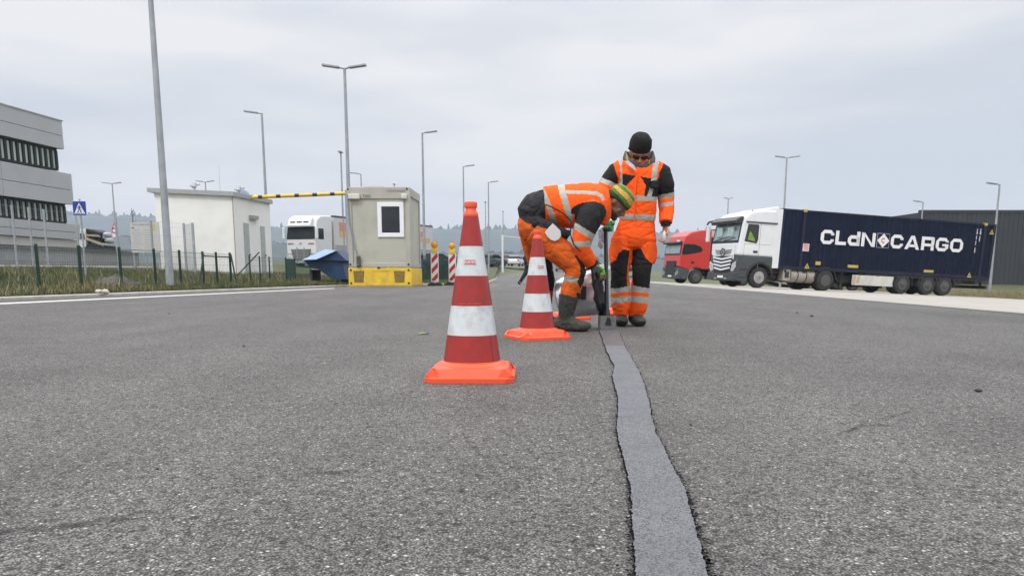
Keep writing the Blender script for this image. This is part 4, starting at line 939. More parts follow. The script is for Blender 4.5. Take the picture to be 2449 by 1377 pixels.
def arc(cx_, cz_, r, a0, a1, n=9): return [(cx_ + r * cos(radians(a0 + (a1 - a0) * i / (n - 1))), cz_ + r * sin(radians(a0 + (a1 - a0) * i / (n - 1)))) for i in range(n)]

def truck_root(px, Y, heading, zadd=0, **k):
    p = at(px, 660, Y); z = bank(p.x, Y) + zadd
    return (p.x, Y, z)

TH = radians(180 + 15.4)
def place_truck(px_corner, Y_corner, th, label, name='truck', flat=False, zadd=0.0, z=None):
    """px/Y of the near front corner of the cab"""
    p = at(px_corner, 660, Y_corner); left = Vector((-sin(th), cos(th), 0)); c = Vector((p.x, Y_corner, 0)) - left * 1.25
    zz_ = (ground(c.x, c.y) if z is None else z) + zadd
    R_l = Matrix.Rotation(th, 3, 'Z') if flat else terrain_rot(c.x + 3 * .96, c.y + 1, th)
    e = empty(name, (c.x, c.y, zz_ + .01), label, 'truck', rot=R_l); return e

# ---- white tractor with the container
wt = place_truck(1760, 35.5, TH, 'white and dark grey lorry tractor pulling the navy blue container')
BX = -2.00                                                   # rear of the cab
low = [(-.02, .42), (.0, 1.28), (.0, 1.50), (BX, 1.42), (BX, 1.0)] + arc(-1.18, .50, .66, 150, 30)[0:] + [(-.50, .30), (-.10, .30)]
low = [(.0, 1.50), (BX, 1.48), (BX, .95)] + arc(-1.27, .50, .66, 160, 12) + [(-.55, .28), (-.08, .28), (.04, .42), (.05, 1.0)]
m = MB(); m.prism(low, -1.24, 1.24); m.build('lower_body', dgrey, wt, bevel=.05)
up = [(.02, 1.505), (.02, 2.05), (-.13, 3.02), (-.20, 3.30), (-.55, 3.56), (-.9, 3.66), (-1.5, 3.70), (BX, 3.72), (BX, 1.485)]
m = MB(); m.prism(up, -1.23, 1.23); m.build('cab_body', wpaint, wt, bevel=.10, seg=3)
m = MB(); m.prism([(-1.05, 3.68), (-1.6, 3.84), (BX - .12, 3.92), (BX - .12, 3.2), (-1.5, 3.2)], -1.12, 1.12); m.build('roof_fairing', wpaint, wt, bevel=.08, seg=3)
m = MB()
for s in (-1, 1): m.box(BX - .26, BX + .10, s * 1.222 - .02, s * 1.222 + .022, .98, 3.80)
m.build('side_fairing', wpaint, wt, bevel=.015)
def yb(s, a, b): return sorted((s * a, s * b))
for s in (-1, 1):
    y0, y1 = yb(s, 1.225, 1.243)
    m = MB(); m.prism([(-.28, 2.18), (-.95, 2.10), (-1.02, 2.28), (-1.02, 2.92), (-.98, 3.0), (-.42, 3.0)], *yb(s, 1.222, 1.238)); dw = m.build('side_window', sglass, wt, bevel=.008)
    m = MB(); m.box(-1.12, -1.105, *yb(s, 1.222, 1.236), .9, 3.05); m.box(-.30, -.29, *yb(s, 1.222, 1.236), 1.5, 2.1); m.box(-1.7, -.3, *yb(s, 1.222, 1.234), 2.06, 2.075); m.build('door_gap', mat('gap_grey', (.25, .26, .27), .6), wt)
    m = MB(); m.bar((-.3, s * 1.245, 3.09), (BX, s * 1.245, 3.09), .05, .07); m.build('gutter_strip', dgrey, wt)
    m = MB(); m.box(-1.04, -.80, *yb(s, 1.232, 1.262), 1.66, 1.76); m.build('door_handle', blk, wt, bevel=.015)
    m = MB(); m.prism(arc(-1.27, .5, .75, 168, 5, 14) + arc(-1.27, .5, .66, 5, 168, 14), *yb(s, 1.2, 1.275)); m.build('wheel_arch', chas, wt)
    for k_ in range(2):
        m = MB(); m.box(-.52, -.12, *yb(s, 1.22, 1.255), .44 + .38 * k_, .50 + .38 * k_); m.build('step', blk, wt)
m = MB(); m.prism([(-.45, 2.26), (-.86, 2.19), (-.80, 2.34), (-.60, 2.62), (-.53, 2.66), (-.50, 2.50)], 1.239, 1.246); vst = m.build('safety_vest', mat('vest_lime', (.16, .30, .04), .8, var=.4, vs=8), wt)
# windscreen with surround
def slab(pts, th_, mi=0, m=None):    # pts: 4 corners on the front; thickness to +x
    m = m or MB(); v = [Vector(p) for p in pts] + [Vector(p) + Vector((th_, 0, 0)) for p in pts]; m.add(v, [(3, 2, 1, 0), (4, 5, 6, 7), (0, 1, 5, 4), (1, 2, 6, 5), (2, 3, 7, 6), (3, 0, 4, 7)]); return m
sl_ = lambda z: .02 + (2.05 - z) * (.15 / .97) if z > 2.05 else .02
m = slab([(sl_(2.10), -1.19, 2.10), (sl_(2.10), 1.19, 2.10), (sl_(3.04), 1.15, 3.04), (sl_(3.04), -1.15, 3.04)], .012); m.build('screen_surround', blk, wt)
m = slab([(sl_(2.22) + .012, -1.10, 2.22), (sl_(2.22) + .012, 1.10, 2.22), (sl_(2.98) + .012, 1.07, 2.98), (sl_(2.98) + .012, -1.07, 2.98)], .006); ws = m.build('windscreen', wscreen, wt)
m = MB()
for y in (-.52, .45): m.box(-.03, .052, y - .24, y + .24, 2.42, 2.86)
m.build('teal_reflection', mat('screen_teal', (.33, .46, .44), .4, var=.2, vs=5), wt).location = (-.018, 0, 0)  # light teal reflection in the windscreen, put in as two coloured slabs
m = MB(); m.bar((.045, -.9, 2.23), (.01, .2, 2.40), .03, .02); m.bar((.045, -.1, 2.23), (.01, .9, 2.36), .03, .02); m.build('wiper', blk, wt)
m = MB(); m.prism([(-.18, 3.02), (.16, 3.0), (.20, 3.14), (-.05, 3.34), (-.2, 3.34)], -1.16, 1.16); m.build('sun_visor', mat('smoked_visor', (.035, .038, .04), .25), wt, bevel=.02)
m = MB(); m.tube([(-.1, 1.2, 3.26), (.28, 1.34, 3.16), (.34, 1.36, 3.0)], .03, n=6); m.tube([(-.1, -1.2, 3.26), (.24, -1.30, 3.16), (.30, -1.34, 3.02)], .05, n=6); m.build('mirror_arm', blk, wt)
m = MB(); m.box(.10, .24, -1.50, -1.28, 2.2, 3.0); m.build('mirror', wpaint, wt, bevel=.04)
# front panel, grille, lights
m = slab([(.021, -.92, 1.30), (.021, .92, 1.30), (.021, 1.0, 2.04), (.021, -1.0, 2.04)], .03); m.build('front_panel', wpaint, wt, bevel=.02)
m = MB()
for zc_, hw in ((1.74, .74), (1.66, .70), (1.58, .66)):
    for s in (-1, 1): m.bar((.07, s * .2, zc_), (.06, s * hw, zc_ + .03), .02, .035)
m.build('grille_slot', mat('slot_grey', (.12, .13, .13), .5), wt)
def ring(m, c, r0, r1, th_, n=28): m.lathe([(r1, 0), (r0, 0), (r0, th_), (r1, th_)], o=c, ax=(1, 0, 0), n=n, close=True)
m = MB(); ring(m, (.075, 0, 1.66), .165, .20, .03)
for k_ in range(3): a = pi / 2 + 2 * pi * k_ / 3; m.cyl((.09, 0, 1.66), (.09, cos(a) * .175, 1.66 + sin(a) * .175), .032, .006, n=6)
m.build('emblem', mat('emblem_dark', (.10, .11, .12), .3, metal=.5), wt, smooth=40)
m = slab([(.05, -.70, .70), (.05, .70, .70), (.05, .88, 1.48), (.05, -.88, 1.48)], .015); m.build('grille', blk, wt)
for i in range(4):
    z = 1.40 - i * .17; hw = .86 - i * .05
    m = MB(); 
    for s in (-1, 1): m.bar((.11, 0, z - .08), (.07, s * hw, z + .02), .07, .085)
    m.build('grille_slat', wpaint, wt, bevel=.012)
for s in (-1, 1):
    m = MB(); P = [(.88, 1.10), (1.17, 1.22), (1.20, .95), (1.0, .72), (.80, .78)]; P = [(y * s, z) for y, z in P]; m.prism(P, .04, .085, axis='x'); m.build('headlight', lampg, wt, bevel=.02)
m = MB(); m.prism([(-1.24, .30), (1.24, .30), (1.26, .68), (.75, .72), (.6, .62), (-.6, .62), (-.75, .72), (-1.26, .68)], -.1, .12, axis='x'); m.build('bumper', mat('bumper_dark', (.035, .045, .048), .5, dirt=(.08, .075, .07), dirt_amt=.4), wt, bevel=.05)
m = MB(); m.box(.121, .13, -.26, .26, .42, .53); m.build('number_plate', mat('plate_white', (.75, .75, .72), .5), wt)
m = MB(); m.box(.1, .13, .35, .55, .36, .42); m.box(.1, .13, -.55, -.35, .36, .42); m.build('fog_lamp', lampg, wt)
m = MB(); m.cyl((-1.1, .4, 3.66), (-1.12, .4, 3.74), .03, n=8); m.box(-.62, -.55, 1.0, 1.06, 3.42, 3.47); m.build('roof_antenna', blk, wt)
# chassis, tanks, wheels
m = MB()
for s in (-1, 1): m.box(-6.2, BX + .4, s * .42 - .05, s * .42 + .05, .72, .98)
m.box(-5.9, -2.4, -.40, .40, .74, .80); m.box(-5.7, -4.0, -.5, .5, .98, 1.08); m.box(BX - .5, BX - .1, -.9, .9, .75, 1.6); m.build('chassis', chas, wt)
for s in (-1, 1):
    m = MB(); m.prism([(-2.62, .40), (-2.62, .98), (-3.05, .98), (-3.05, .40)], *yb(s, .78, 1.18)); m.build('battery_box', tank_m, wt, bevel=.03)
    m = MB(); m.box(-2.95, -2.72, *yb(s, 1.181, 1.19), .55, .85); m.build('battery_vent', chas, wt)
    m = MB(); m.cyl((-3.10, s * .85, .68), (-4.48, s * .85, .68), .34, n=26); tk = m.build('fuel_tank', tank_m, wt, smooth=40)
    m = MB()
    for x in (-3.45, -3.95): m.cyl((x, s * .85, .68), (x - .05, s * .85, .68), .352, n=26)
    m.build('tank_strap', chas, tk)
    m = MB(); m.bar((-2.6, s * 1.0, 1.02), (-3.5, s * 1.0, 1.05), .35, .05); m.build('deck_plate', mat('deck_plate', (.30, .28, .25), .6), wt)
    m = MB(); m.prism(arc(-5.05, .505, .66, 175, 5, 14) + arc(-5.05, .505, .61, 5, 175, 14), *yb(s, .62, 1.24)); m.build('mudguard', chas, wt)
for s in (-1, 1): wheel(wt, -1.27, s * 1.06, s, rim='hubs'); wheel(wt, -5.05, s * .95, s, rim='dual', dual=True)
for w_ in [c for c in wt.children if c.name.startswith('wheel') and abs(c.location.x + 1.27) < .1]:
    for c in w_.children:
        if c.name.startswith('rim'): c.data.materials[0] = rim_m
        if c.name.startswith('hub'): c.data.materials[0] = mat('hub_grey', (.22, .22, .22), .4, metal=.5)

# ---- container on its chassis
Mt = wt.matrix_world.copy()
def on_side(px, py, yl=1.23, M=Mt):           # point of the near side (local y = yl) seen at this pixel
    Mi = M.inverted(); o_ = Mi @ Vector((0, 0, H)); d = (Mi.to_3x3() @ ray(px, py)); t = (yl - o_.y) / d.y; return o_ + d * t
cl = on_side(1861, 497); cl2 = on_side(1861, 638); crr = on_side(2384, 538)
XF = BX - .22; XB = crr.x; ZT = cl.z; ZB = ZT - 2.88
print('container', XF, XB, ZT, cl2.z, crr)
ct = empty('shipping_container', tuple(Mt @ Vector((XF, 0, ZB))), 'long navy blue corrugated shipping container with large white lettering on the trailer', 'container', rot=Mt.to_3x3())
navy = mat('container_navy', (.0055, .0095, .027), .7, var=.18, vs=1.2, spec=.15, dirt=(.014, .018, .034), dirt_amt=.5, ds=.8)
HC = ZT - ZB; LC = XF - crr.x; WY = 1.23
m = MB(); prof = []; x = -.16; 
while x > -LC + .30: prof += [(x, WY - .015), (x - .072, WY - .015), (x - .14, WY - .05), (x - .21, WY - .05)]; x -= .278
far = [(a, -b) for a, b in prof][::-1]
m.prism(prof + [(x, WY - .04)] + [(x, -WY + .04)] + far, .12, HC - .06, axis='z'); m.build('wall', navy, ct)
m = MB(); m.box(-LC + .1, -.1, -WY + .03, WY - .03, HC - .08, HC - .02); m.build('roof', navy, ct)
m = MB()
for x0, x1 in ((-.16, 0), (-LC, -LC + .16), (-.78 - .60, -.62 - .60), (-LC + .62, -LC + .78)):
    for s in (-1, 1): m.box(x0, x1, *yb(s, WY - .12, WY), .0, HC - .0)
for s in (-1, 1): m.box(-LC + .16, -.16, *yb(s, WY - .07, WY - .004), 0, .16); m.box(-LC + .16, -.16, *yb(s, WY - .07, WY - .004), HC - .08, HC - .004)
for x0, x1 in ((-.12, 0), (-LC, -LC + .12)): m.box(x0, x1, -WY + .12, WY - .12, 0, .15); m.box(x0, x1, -WY + .12, WY - .12, HC - .13, HC - .004)
m.build('frame', mat('container_navy_frame', (.007, .011, .030), .5, var=.2, spec=.3, dirt=(.07, .055, .04), dirt_amt=.3, ds=2), ct)
ycf = mat('hazard_yellow', (.48, .36, .08), .6, var=.2, vs=20)
for x0 in (-1.40, -LC + .60):
    for s in (-1, 1):
        m = MB(); m.box(x0, x0 + .2, *yb(s, WY - .14, WY + .006), HC - .10, HC + .03); m.build('corner_casting', ycf, ct, bevel=.01)
def cpix(px, py): q = on_side(px, py); return q.x - XF, q.z - ZB
def cplate(name, px0, py0, px1, py1, m_, d=.004):
    (xa, za), (xb, zb) = cpix(px0, py0), cpix(px1, py1); m = MB(); m.box(min(xa, xb), max(xa, xb), WY - .013, WY - .013 + d + .012, min(za, zb), max(za, zb)); return m.build(name, m_, ct)
cplate('yellow_sticker', 2028, 633, 2052, 641, ycf); cplate('yellow_sticker', 2210, 645, 2232, 652, ycf); cplate('yellow_sticker', 1951, 625, 1962, 634, ycf)
wst = cplate('white_placard', 1921, 582, 1934, 601, mat('placard', (.66, .60, .60), .5))
(xa, za), (xb, zb) = cpix(1921, 582), cpix(1934, 601)
m = MB()
for i in range(6): z = za - (za - zb) * (i + .8) / 7; m.box(xb + .05, xa - .05, WY + .003, WY + .0062, z - .018, z + .018)
m.build('placard_print', mat('placard_pink', (.60, .22, .24), .5), wst)
for px, py, up_ in ((1930, 637, 1), (2318, 659, 1), (2372, 556, 1)):
    x_, z_ = cpix(px, py); m = MB(); m.prism([(x_ + .14, z_ - .1), (x_ - .14, z_ - .1), (x_, z_ + .16)], WY - .012, WY + .006); o = m.build('warning_triangle', ycf, ct); 
    m = MB(); m.prism([(x_ + .05, z_ - .04), (x_ - .05, z_ - .04), (x_, z_ + .06)], WY + .006, WY + .009); m.build('triangle_symbol', blkp, o)
let = mat('lettering_white', (.74, .74, .74), .5, var=.03)
# local frame for letters: text x runs towards the rear (-x), up = z, facing +y
def TM(x, z, y=WY - .012): return Matrix(((-1, 0, 0, x), (0, 0, 1, y), (0, 1, 0, z), (0, 0, 0, 1)))
def fit(o, x0, x1, z0, z1):
    vs = o.data.vertices; ax = [v.co.x for v in vs]; az = [v.co.z for v in vs]; a, b, c, d = min(ax), max(ax), min(az), max(az)
    for v in vs: v.co.x = x1 + (v.co.x - a) / (b - a) * (x0 - x1); v.co.z = z0 + (v.co.z - c) / (d - c) * (z1 - z0)
xC0, zt0_ = cpix(1965, 549); _, zb0_ = cpix(1965, 583); xC1, _ = cpix(2095, 560); xD0, _ = cpix(2132, 565); xD1, zz1 = cpix(2305, 572); _, zz0 = cpix(2305, 604)
zT = (zt0_ + zz1) / 2 + .0; zB = (zb0_ + zz0) / 2
print('letters', xC0, xC1, xD0, xD1, zT, zB)
def fat_letters(word, x0, x1):
    """wide square-shouldered capitals built from bars with rounded corners"""
    Hh = zT - zB; n = len(word); wts = {'L': .82, 'd': .92, 'C': 1, 'N': 1.08, 'A': 1.2, 'R': 1.05, 'G': 1.05, 'O': 1.08}
    gap = .13 * abs(x1 - x0) / n; tot = sum(wts[c] for c in word); u = (abs(x1 - x0) - gap * (n - 1)) / tot; cur = 0
    T = .235 * Hh
    for c in word:
        W = wts[c] * u; m = MB(); Tx = T * 1.12
        def q(P): m.prism([(x0 - cur - x, zB + z) for x, z in P], WY - .012, WY + .004)
        def bow(full=True, ztop=Hh, op=None):   # ring with chamfered corners, optionally open at the right
            c1, c2 = min(W * .24, ztop * .3), .06 * Hh
            out_ = [(c1, 0), (W - c1, 0), (W, c1), (W, ztop - c1), (W - c1, ztop), (c1, ztop), (0, ztop - c1), (0, c1)]
            inn = [(Tx + c2, T), (W - Tx - c2, T), (W - Tx, T + c2), (W - Tx, ztop - T - c2), (W - Tx - c2, ztop - T), (Tx + c2, ztop - T), (Tx, ztop - T - c2), (Tx, T + c2)]
            for i in range(8):
                if op and i in op: continue
                q([out_[i], out_[(i + 1) % 8], inn[(i + 1) % 8], inn[i]])
        if c == 'C': bow(op=(2,)); q([(W, .2 * Hh), (W, .36 * Hh), (W - Tx, .36 * Hh), (W - Tx, .25 * Hh)]); q([(W, .8 * Hh), (W, .64 * Hh), (W - Tx, .64 * Hh), (W - Tx, .75 * Hh)])
        if c == 'O': bow()
        if c == 'G': bow(op=(2,)); q([(W, .2 * Hh), (W, .54 * Hh), (W * .52, .54 * Hh), (W * .52, .38 * Hh), (W - Tx, .38 * Hh), (W - Tx, .22 * Hh)]); q([(W, .8 * Hh), (W, .68 * Hh), (W - Tx, .68 * Hh), (W - Tx, .75 * Hh)])
        if c == 'L': q([(0, 0), (W, 0), (W, T), (0, T)]); q([(0, T), (Tx, T), (Tx, Hh), (0, Hh)])
        if c == 'd': bow(ztop=Hh * .74); q([(W - Tx, 0), (W, 0), (W, Hh * 1.02), (W - Tx, Hh * 1.02)])
        if c == 'N': q([(0, 0), (Tx, 0), (Tx, Hh), (0, Hh)]); q([(W - Tx, 0), (W, 0), (W, Hh), (W - Tx, Hh)]); q([(Tx * .9, Hh), (Tx * .2, Hh), (W - Tx * 1.1, 0), (W - Tx * .2, 0)])
        if c == 'A': q([(0, 0), (Tx * 1.1, 0), (W / 2 + Tx * .35, Hh), (W / 2 - Tx * .55, Hh)]); q([(W, 0), (W - Tx * 1.1, 0), (W / 2 - Tx * .35, Hh), (W / 2 + Tx * .55, Hh)]); q([(W * .22, .17 * Hh), (W * .78, .17 * Hh), (W * .72, .36 * Hh), (W * .28, .36 * Hh)])
        if c == 'R': q([(0, 0), (Tx, 0), (Tx, Hh), (0, Hh)]); q([(Tx, Hh - T), (W - .1 * Hh, Hh - T), (W - .1 * Hh, Hh), (Tx, Hh)]); q([(W - Tx, .42 * Hh), (W, .48 * Hh), (W, .92 * Hh), (W - .1 * Hh, Hh), (W - Tx, Hh)]); q([(Tx, .30 * Hh), (W - .08 * Hh, .30 * Hh), (W, .42 * Hh), (W, .5 * Hh), (Tx, .5 * Hh)]); q([(W - Tx, 0), (W, 0), (W, .26 * Hh), (W - .08 * Hh, .36 * Hh), (W - Tx, .36 * Hh)])
        cur += W + gap
        m.build('letter', let, ct)
fat_letters('CLdN', xC0, xC1); fat_letters('CARGO', xD0, xD1)
xl0, _ = cpix(2099, 560); xl1, _ = cpix(2129, 560); zc_ = (zT + zB) / 2; hw = abs(xl1 - xl0) / 2; xm = (xl0 + xl1) / 2; hz_ = (zT - zB) / 2 * 1.06
m = MB(); m.prism([(xm + hw, zc_ - hz_), (xm - hw, zc_ - hz_), (xm - hw, zc_ + hz_), (xm + hw, zc_ + hz_)], WY - .011, WY + .002); lg = m.build('logo_square', mat('logo_outline', (.30, .33, .42), .5), ct)
m = MB(); k = .93; m.prism([(xm + hw * k, zc_ - hz_ * k), (xm - hw * k, zc_ - hz_ * k), (xm - hw * k, zc_ + hz_ * k), (xm + hw * k, zc_ + hz_ * k)], WY + .002, WY + .006); m.build('logo_field', navy, lg)
m = MB(); m.prism([(xm + hw * .98, zc_), (xm, zc_ - hz_ * .96), (xm - hw * .98, zc_), (xm, zc_ + hz_ * .96)], WY + .006, WY + .010); m.build('logo_diamond', let, lg)
m = MB(); rr = hz_ * .36; P = arc(0, 0, rr, 40, 320, 16) + arc(0, 0, rr * .55, 320, 40, 16); m.prism([(xm - a * .9, zc_ + b) for a, b in P], WY + .010, WY + .014); m.build('logo_letter', mat('logo_red', (.55, .13, .10), .5), lg)
for (pa, pb, s_) in (((2339, 547), (2333, 605), 'CLXU 453 016  45G1'), ((2347, 547), (2345, 578), 'CLDN 4501')):
    xx, z1_ = cpix(*pa); _, z0_ = cpix(*pb); n_ = len(s_); st_ = (z1_ - z0_) / n_
    for i, ch in enumerate(s_):
        if ch != ' ': text(ch, st_ * 1.25, let, ct, TM(xx + .04, z1_ - (i + 1) * st_), name='number_mark', ext=.016, bold=.003)
for x in (-.6, -.9): pass
m = MB(); 
for y in (-.75, -.3, .3, .75): m.cyl((-LC - .03, y, .15), (-LC - .03, y, HC - .12), .02, n=6)
m.build('door_bar', mat('lock_bar', (.12, .13, .16), .5), ct)

# semi-trailer chassis
tr = empty('semi_trailer', tuple(Mt @ Vector((XF - 2, 0, 0))), 'dark three axle semi trailer chassis carrying the navy container', 'trailer', rot=Mt.to_3x3())
ox = -(XF - 2); zb_ = ZB
m = MB()
for s in (-1, 1): m.box(XB + ox + .2, XF + ox - .2, s * .5 - .07, s * .5 + .07, zb_ - .30, zb_ - .02)
x = XF + ox - .5
while x > XB + ox: m.box(x - .06, x + .06, -1.2, 1.2, zb_ - .14, zb_ - .03); x -= 1.1
for s in (-1, 1): m.box(XB + ox + .1, XF + ox - 5.2, *yb(s, 1.05, 1.18), zb_ - .12, zb_ - .02)
m.build('chassis', chas, tr)
def tpx(px, py=690): return on_side(px, py, 1.2).x + ox
for px in (2157, 2217, 2258):
    xw = tpx(px)
    for s in (-1, 1):
        wheel(tr, xw, s * 1.03, s, r=.50, wdt=.36, rim='d')
        m = MB(); m.prism(arc(xw, .50, .64, 185, -5, 14) + arc(xw, .50, .60, -5, 185, 14), *yb(s, .82, 1.22)); m.build('mudguard', chas, tr)
    m = MB(); m.box(xw - .07, xw + .07, -.9, .9, .43, .57); m.build('axle', chas, tr)
xa, xb = tpx(2036), tpx(2134); zg0, zg1 = on_side(2080, 683).z, on_side(2080, 659).z
for s in (-1, 1):
    m = MB(); m.box(xb, xa, *yb(s, 1.16, 1.20), zg0, zg1); sg = m.build('side_guard', mat('guard_white', (.60, .59, .54), .5, var=.05, dirt=(.35, .32, .27), dirt_amt=.5, ds=2), tr)
    m = MB(); m.box(xa - .45, xa - .25, *yb(s, 1.20, 1.205), zg0 + .1, zg1 - .05); m.box(xa - .2, xa - .02, *yb(s, 1.20, 1.204), zg0 + .02, zg1 - .02); m.build('guard_sticker', [mat('guard_stain', (.46, .36, .27), .6)], sg)
    m = MB(); m.box(tpx(2018) - .06, tpx(2018) + .06, *yb(s, .82, .94), .12, zb_ - .2); m.box(tpx(2018) - .14, tpx(2018) + .14, *yb(s, .76, 1.0), .06, .13); m.build('landing_leg', chas, tr)
    m = MB(); m.box(tpx(2290) - .3, tpx(2290) + .25, *yb(s, .6, 1.1), .62, .85); m.build('tool_box', chas, tr)
m = MB(); m.box(XB + ox + .05, XB + ox + .17, -1.2, 1.2, .45, .62); m.box(XB + ox + .1, XB + ox + .2, -.9, -.8, .5, zb_ - .1); m.box(XB + ox + .1, XB + ox + .2, .8, .9, .5, zb_ - .1); m.build('underrun_bar', chas, tr)
m = MB(); m.box(tpx(2045), tpx(2010), -.9, .9, .45, .8); m.box(tpx(2130), tpx(2060), -.6, .6, .15 + .1, .42 + .1); m.build('spare_carrier', chas, tr)
m = MB(); m.cyl((XF + ox + .3, .8, ZB + .9), (XF + ox + .1, .8, ZB + .2), .03, n=6); m.tube([(XF + ox + .45, .5, 1.5), (XF + ox + .25, .6, 1.25), (XF + ox + .1, .3, 1.4)], .03, n=6); m.build('air_line', mat('air_line_ochre', (.25, .19, .08), .5), tr)

# ---- red tractor farther back
rt_ = place_truck(1623, 51.5, TH, 'red lorry with black grille parked behind the white one', zadd=-.02)
redp = mat('truck_red', (.52, .035, .028), .32, var=.05, dirt=(.38, .05, .04), dirt_amt=.3, coat=.4)
m = MB(); m.prism([(.0, 1.15), (-.02, 1.95), (-.14, 2.75), (-.30, 3.25), (-.75, 3.56), (-1.5, 3.74), (-2.35, 3.78), (-2.35, 1.05)] + arc(-1.37, .5, .66, 120, 30, 8) + [(-.6, 1.0)], -1.22, 1.22); m.build('cab_body', redp, rt_, bevel=.10, seg=3)
m = MB(); m.prism([(.03, .35), (.05, 1.12), (-.58, 1.0)] + arc(-1.37, .5, .66, 35, 5, 5) + [(-.6, .3)], -1.24, 1.24); m.build('bumper', dgrey, rt_, bevel=.05)
m = slab([(.0, -1.18, 1.98), (.0, 1.18, 1.98), (-.12, 1.14, 2.75), (-.12, -1.14, 2.75)], .01); m.build('screen_surround', blk, rt_)
m = slab([(.0, -1.08, 2.06), (.0, 1.08, 2.06), (-.105, 1.05, 2.68), (-.105, -1.05, 2.68)], .016); m.build('windscreen', wscreen, rt_)
m = MB(); m.prism([(-.15, 2.72), (.16, 2.72), (.18, 2.80), (-.1, 2.92)], -1.15, 1.15); m.build('sun_visor', blk, rt_)
m = MB(); m.box(-.02, .1, .75, 1.0, 2.86, 2.98); m.build('roof_lamp', white_p, rt_)
for s in (-1, 1):
    m = MB(); m.prism([(-.18, 1.98), (-.12, 2.10), (-.22, 2.72), (-1.0, 2.74), (-1.5, 2.62), (-1.72, 2.40), (-1.6, 2.25), (-.9, 2.08)], *yb(s, 1.212, 1.236)); m.build('side_window', sglass, rt_, bevel=.008)
    m = MB(); m.box(-1.1, -.85, *yb(s, 1.22, 1.25), 1.42, 1.56); m.build('door_handle', blk, rt_)
    m = MB(); m.prism([(y * s, z) for y, z in ((.72, .72), (1.2, .95), (1.22, .62), (.85, .5))], .05, .08, axis='x'); m.build('headlight', mat('dim_lamp', (.20, .21, .22), .2), rt_)
    wheel(rt_, -1.37, s * 1.05, s, rim='d'); wheel(rt_, -5.1, s * .95, s, rim='d', dual=True)
    m = MB(); m.cyl((-3.0, s * .85, .70), (-4.3, s * .85, .70), .33, n=20); m.build('fuel_tank', tank_m, rt_, smooth=40)
m = slab([(.012, -.72, .62), (.012, .72, .62), (.012, .66, 1.55), (.012, -.66, 1.55)], .05); m.build('grille', blk, rt_)
m = MB()
for i in range(5): m.box(.062, .075, -.6, .6, .78 + i * .15, .80 + i * .15)
m.build('grille_slat', dgrey, rt_)
m = MB(); m.box(.06, .07, -.26, .26, .44, .55); m.build('number_plate', mat('plate_white', None), rt_)
m = MB(); m.box(-6.0, -1.9, -.5, .5, .7, 1.0); m.box(-2.7, -2.4, -1.0, 1.0, .6, 3.3); m.build('chassis', chas, rt_)
rq = empty('box_trailer', tuple(rt_.matrix_world @ Vector((-3.0, 0, 0))), 'cream white box semi trailer behind the red lorry cab', 'trailer', rot=rt_.matrix_world.to_3x3())
m = MB(); m.box(-13.4, 0, -1.25, 1.25, 1.15, 3.85); m.build('box', mat('cream_box', (.60, .56, .48), .5, var=.04, dirt=(.42, .38, .31), dirt_amt=.5), rq, bevel=.02)
m = MB(); m.box(-13, -.3, -.5, .5, .85, 1.15); m.build('chassis', chas, rq)
m = MB(); m.box(-.3, .02, -1.2, 1.2, 3.85, 3.9); m.build('top_rail', chas, rq)
for xw in (-9, -10.3, -11.6):
    for s in (-1, 1): wheel(rq, xw, s * 1.03, s, r=.5, wdt=.36, rim='d')

# ---- white lorry behind the cabin on the left
th2 = radians(-90 - 18)
p = at(722, 640, 54); zl_ = at(722, 645, 54).z
dt = empty('truck', (p.x, 54, bank(p.x, 54) - .04), 'white long haul lorry facing the camera between the white building and the site cabin', 'truck', rot=Matrix.Rotation(th2, 3, 'Z'))
hT = at(722, 511, 54).z - dt.location.z; hs = hT / 3.95
hs = min(1.15, max(.85, hs)); print('daf scale', hs)
S_ = lambda P: [(x, z * hs) for x, z in P]
m = MB(); m.prism(S_([(.0, .95), (.0, 2.05), (-.12, 3.0), (-.3, 3.55), (-.8, 3.86), (-2.3, 3.95), (-2.3, .95)]), -1.23, 1.23); m.build('cab_body', wpaint, dt, bevel=.12, seg=3)
m = MB(); m.prism(S_([(-2.3, .3), (-2.3, .94), (.0, .94), (.08, .3)]), -1.24, 1.24); m.build('bumper', mat('light_bumper', (.50, .51, .52), .5), dt, bevel=.05)
m = slab([(.0, -1.17, 2.08 * hs), (.0, 1.17, 2.08 * hs), (-.13, 1.14, 3.02 * hs), (-.13, -1.14, 3.02 * hs)], .014); m.build('windscreen', mat('dark_screen', (.03, .035, .04), .08, spec=.4, var=.4, vs=1.5), dt)
m = MB(); m.prism(S_([(-.16, 3.0), (.18, 2.98), (.2, 3.1), (-.1, 3.65), (-.3, 3.7)]), -.95, .95); m.build('sun_visor', wpaint, dt, bevel=.03)
m = MB()
for y in (-.55, 0, .55): m.box(-.02, .12, y - .2, y + .2, 3.30 * hs, 3.38 * hs)
m.build('roof_lamp', dgrey, dt)
m = slab([(.01, -.62, .55 * hs), (.01, .62, .55 * hs), (.01, .82, 1.35 * hs), (.01, -.82, 1.35 * hs)], .06); gr = m.build('grille', mat('grille_grey', (.13, .135, .14), .5), dt)
m = MB()
for i in range(4): m.box(.07, .085, -.66, .66, (.66 + i * .18) * hs, (.70 + i * .18) * hs)
for y in (-.3, .3): m.box(.07, .1, y - .03, y + .03, .3, 1.5 * hs)
m.build('slat', chrome, gr)
m = MB(); m.box(.01, .03, -1.1, -.62, 1.72 * hs, 1.80 * hs); m.box(.01, .03, .62, 1.1, 1.72 * hs, 1.80 * hs); m.build('red_stripe', mat('faded_red', (.50, .10, .07), .5), dt)
text('XF', .22, mat('faded_red', None), dt, Matrix(((0, 0, 1, .03), (1, 0, 0, -.15), (0, 1, 0, 1.68 * hs), (0, 0, 0, 1))), name='lettering')
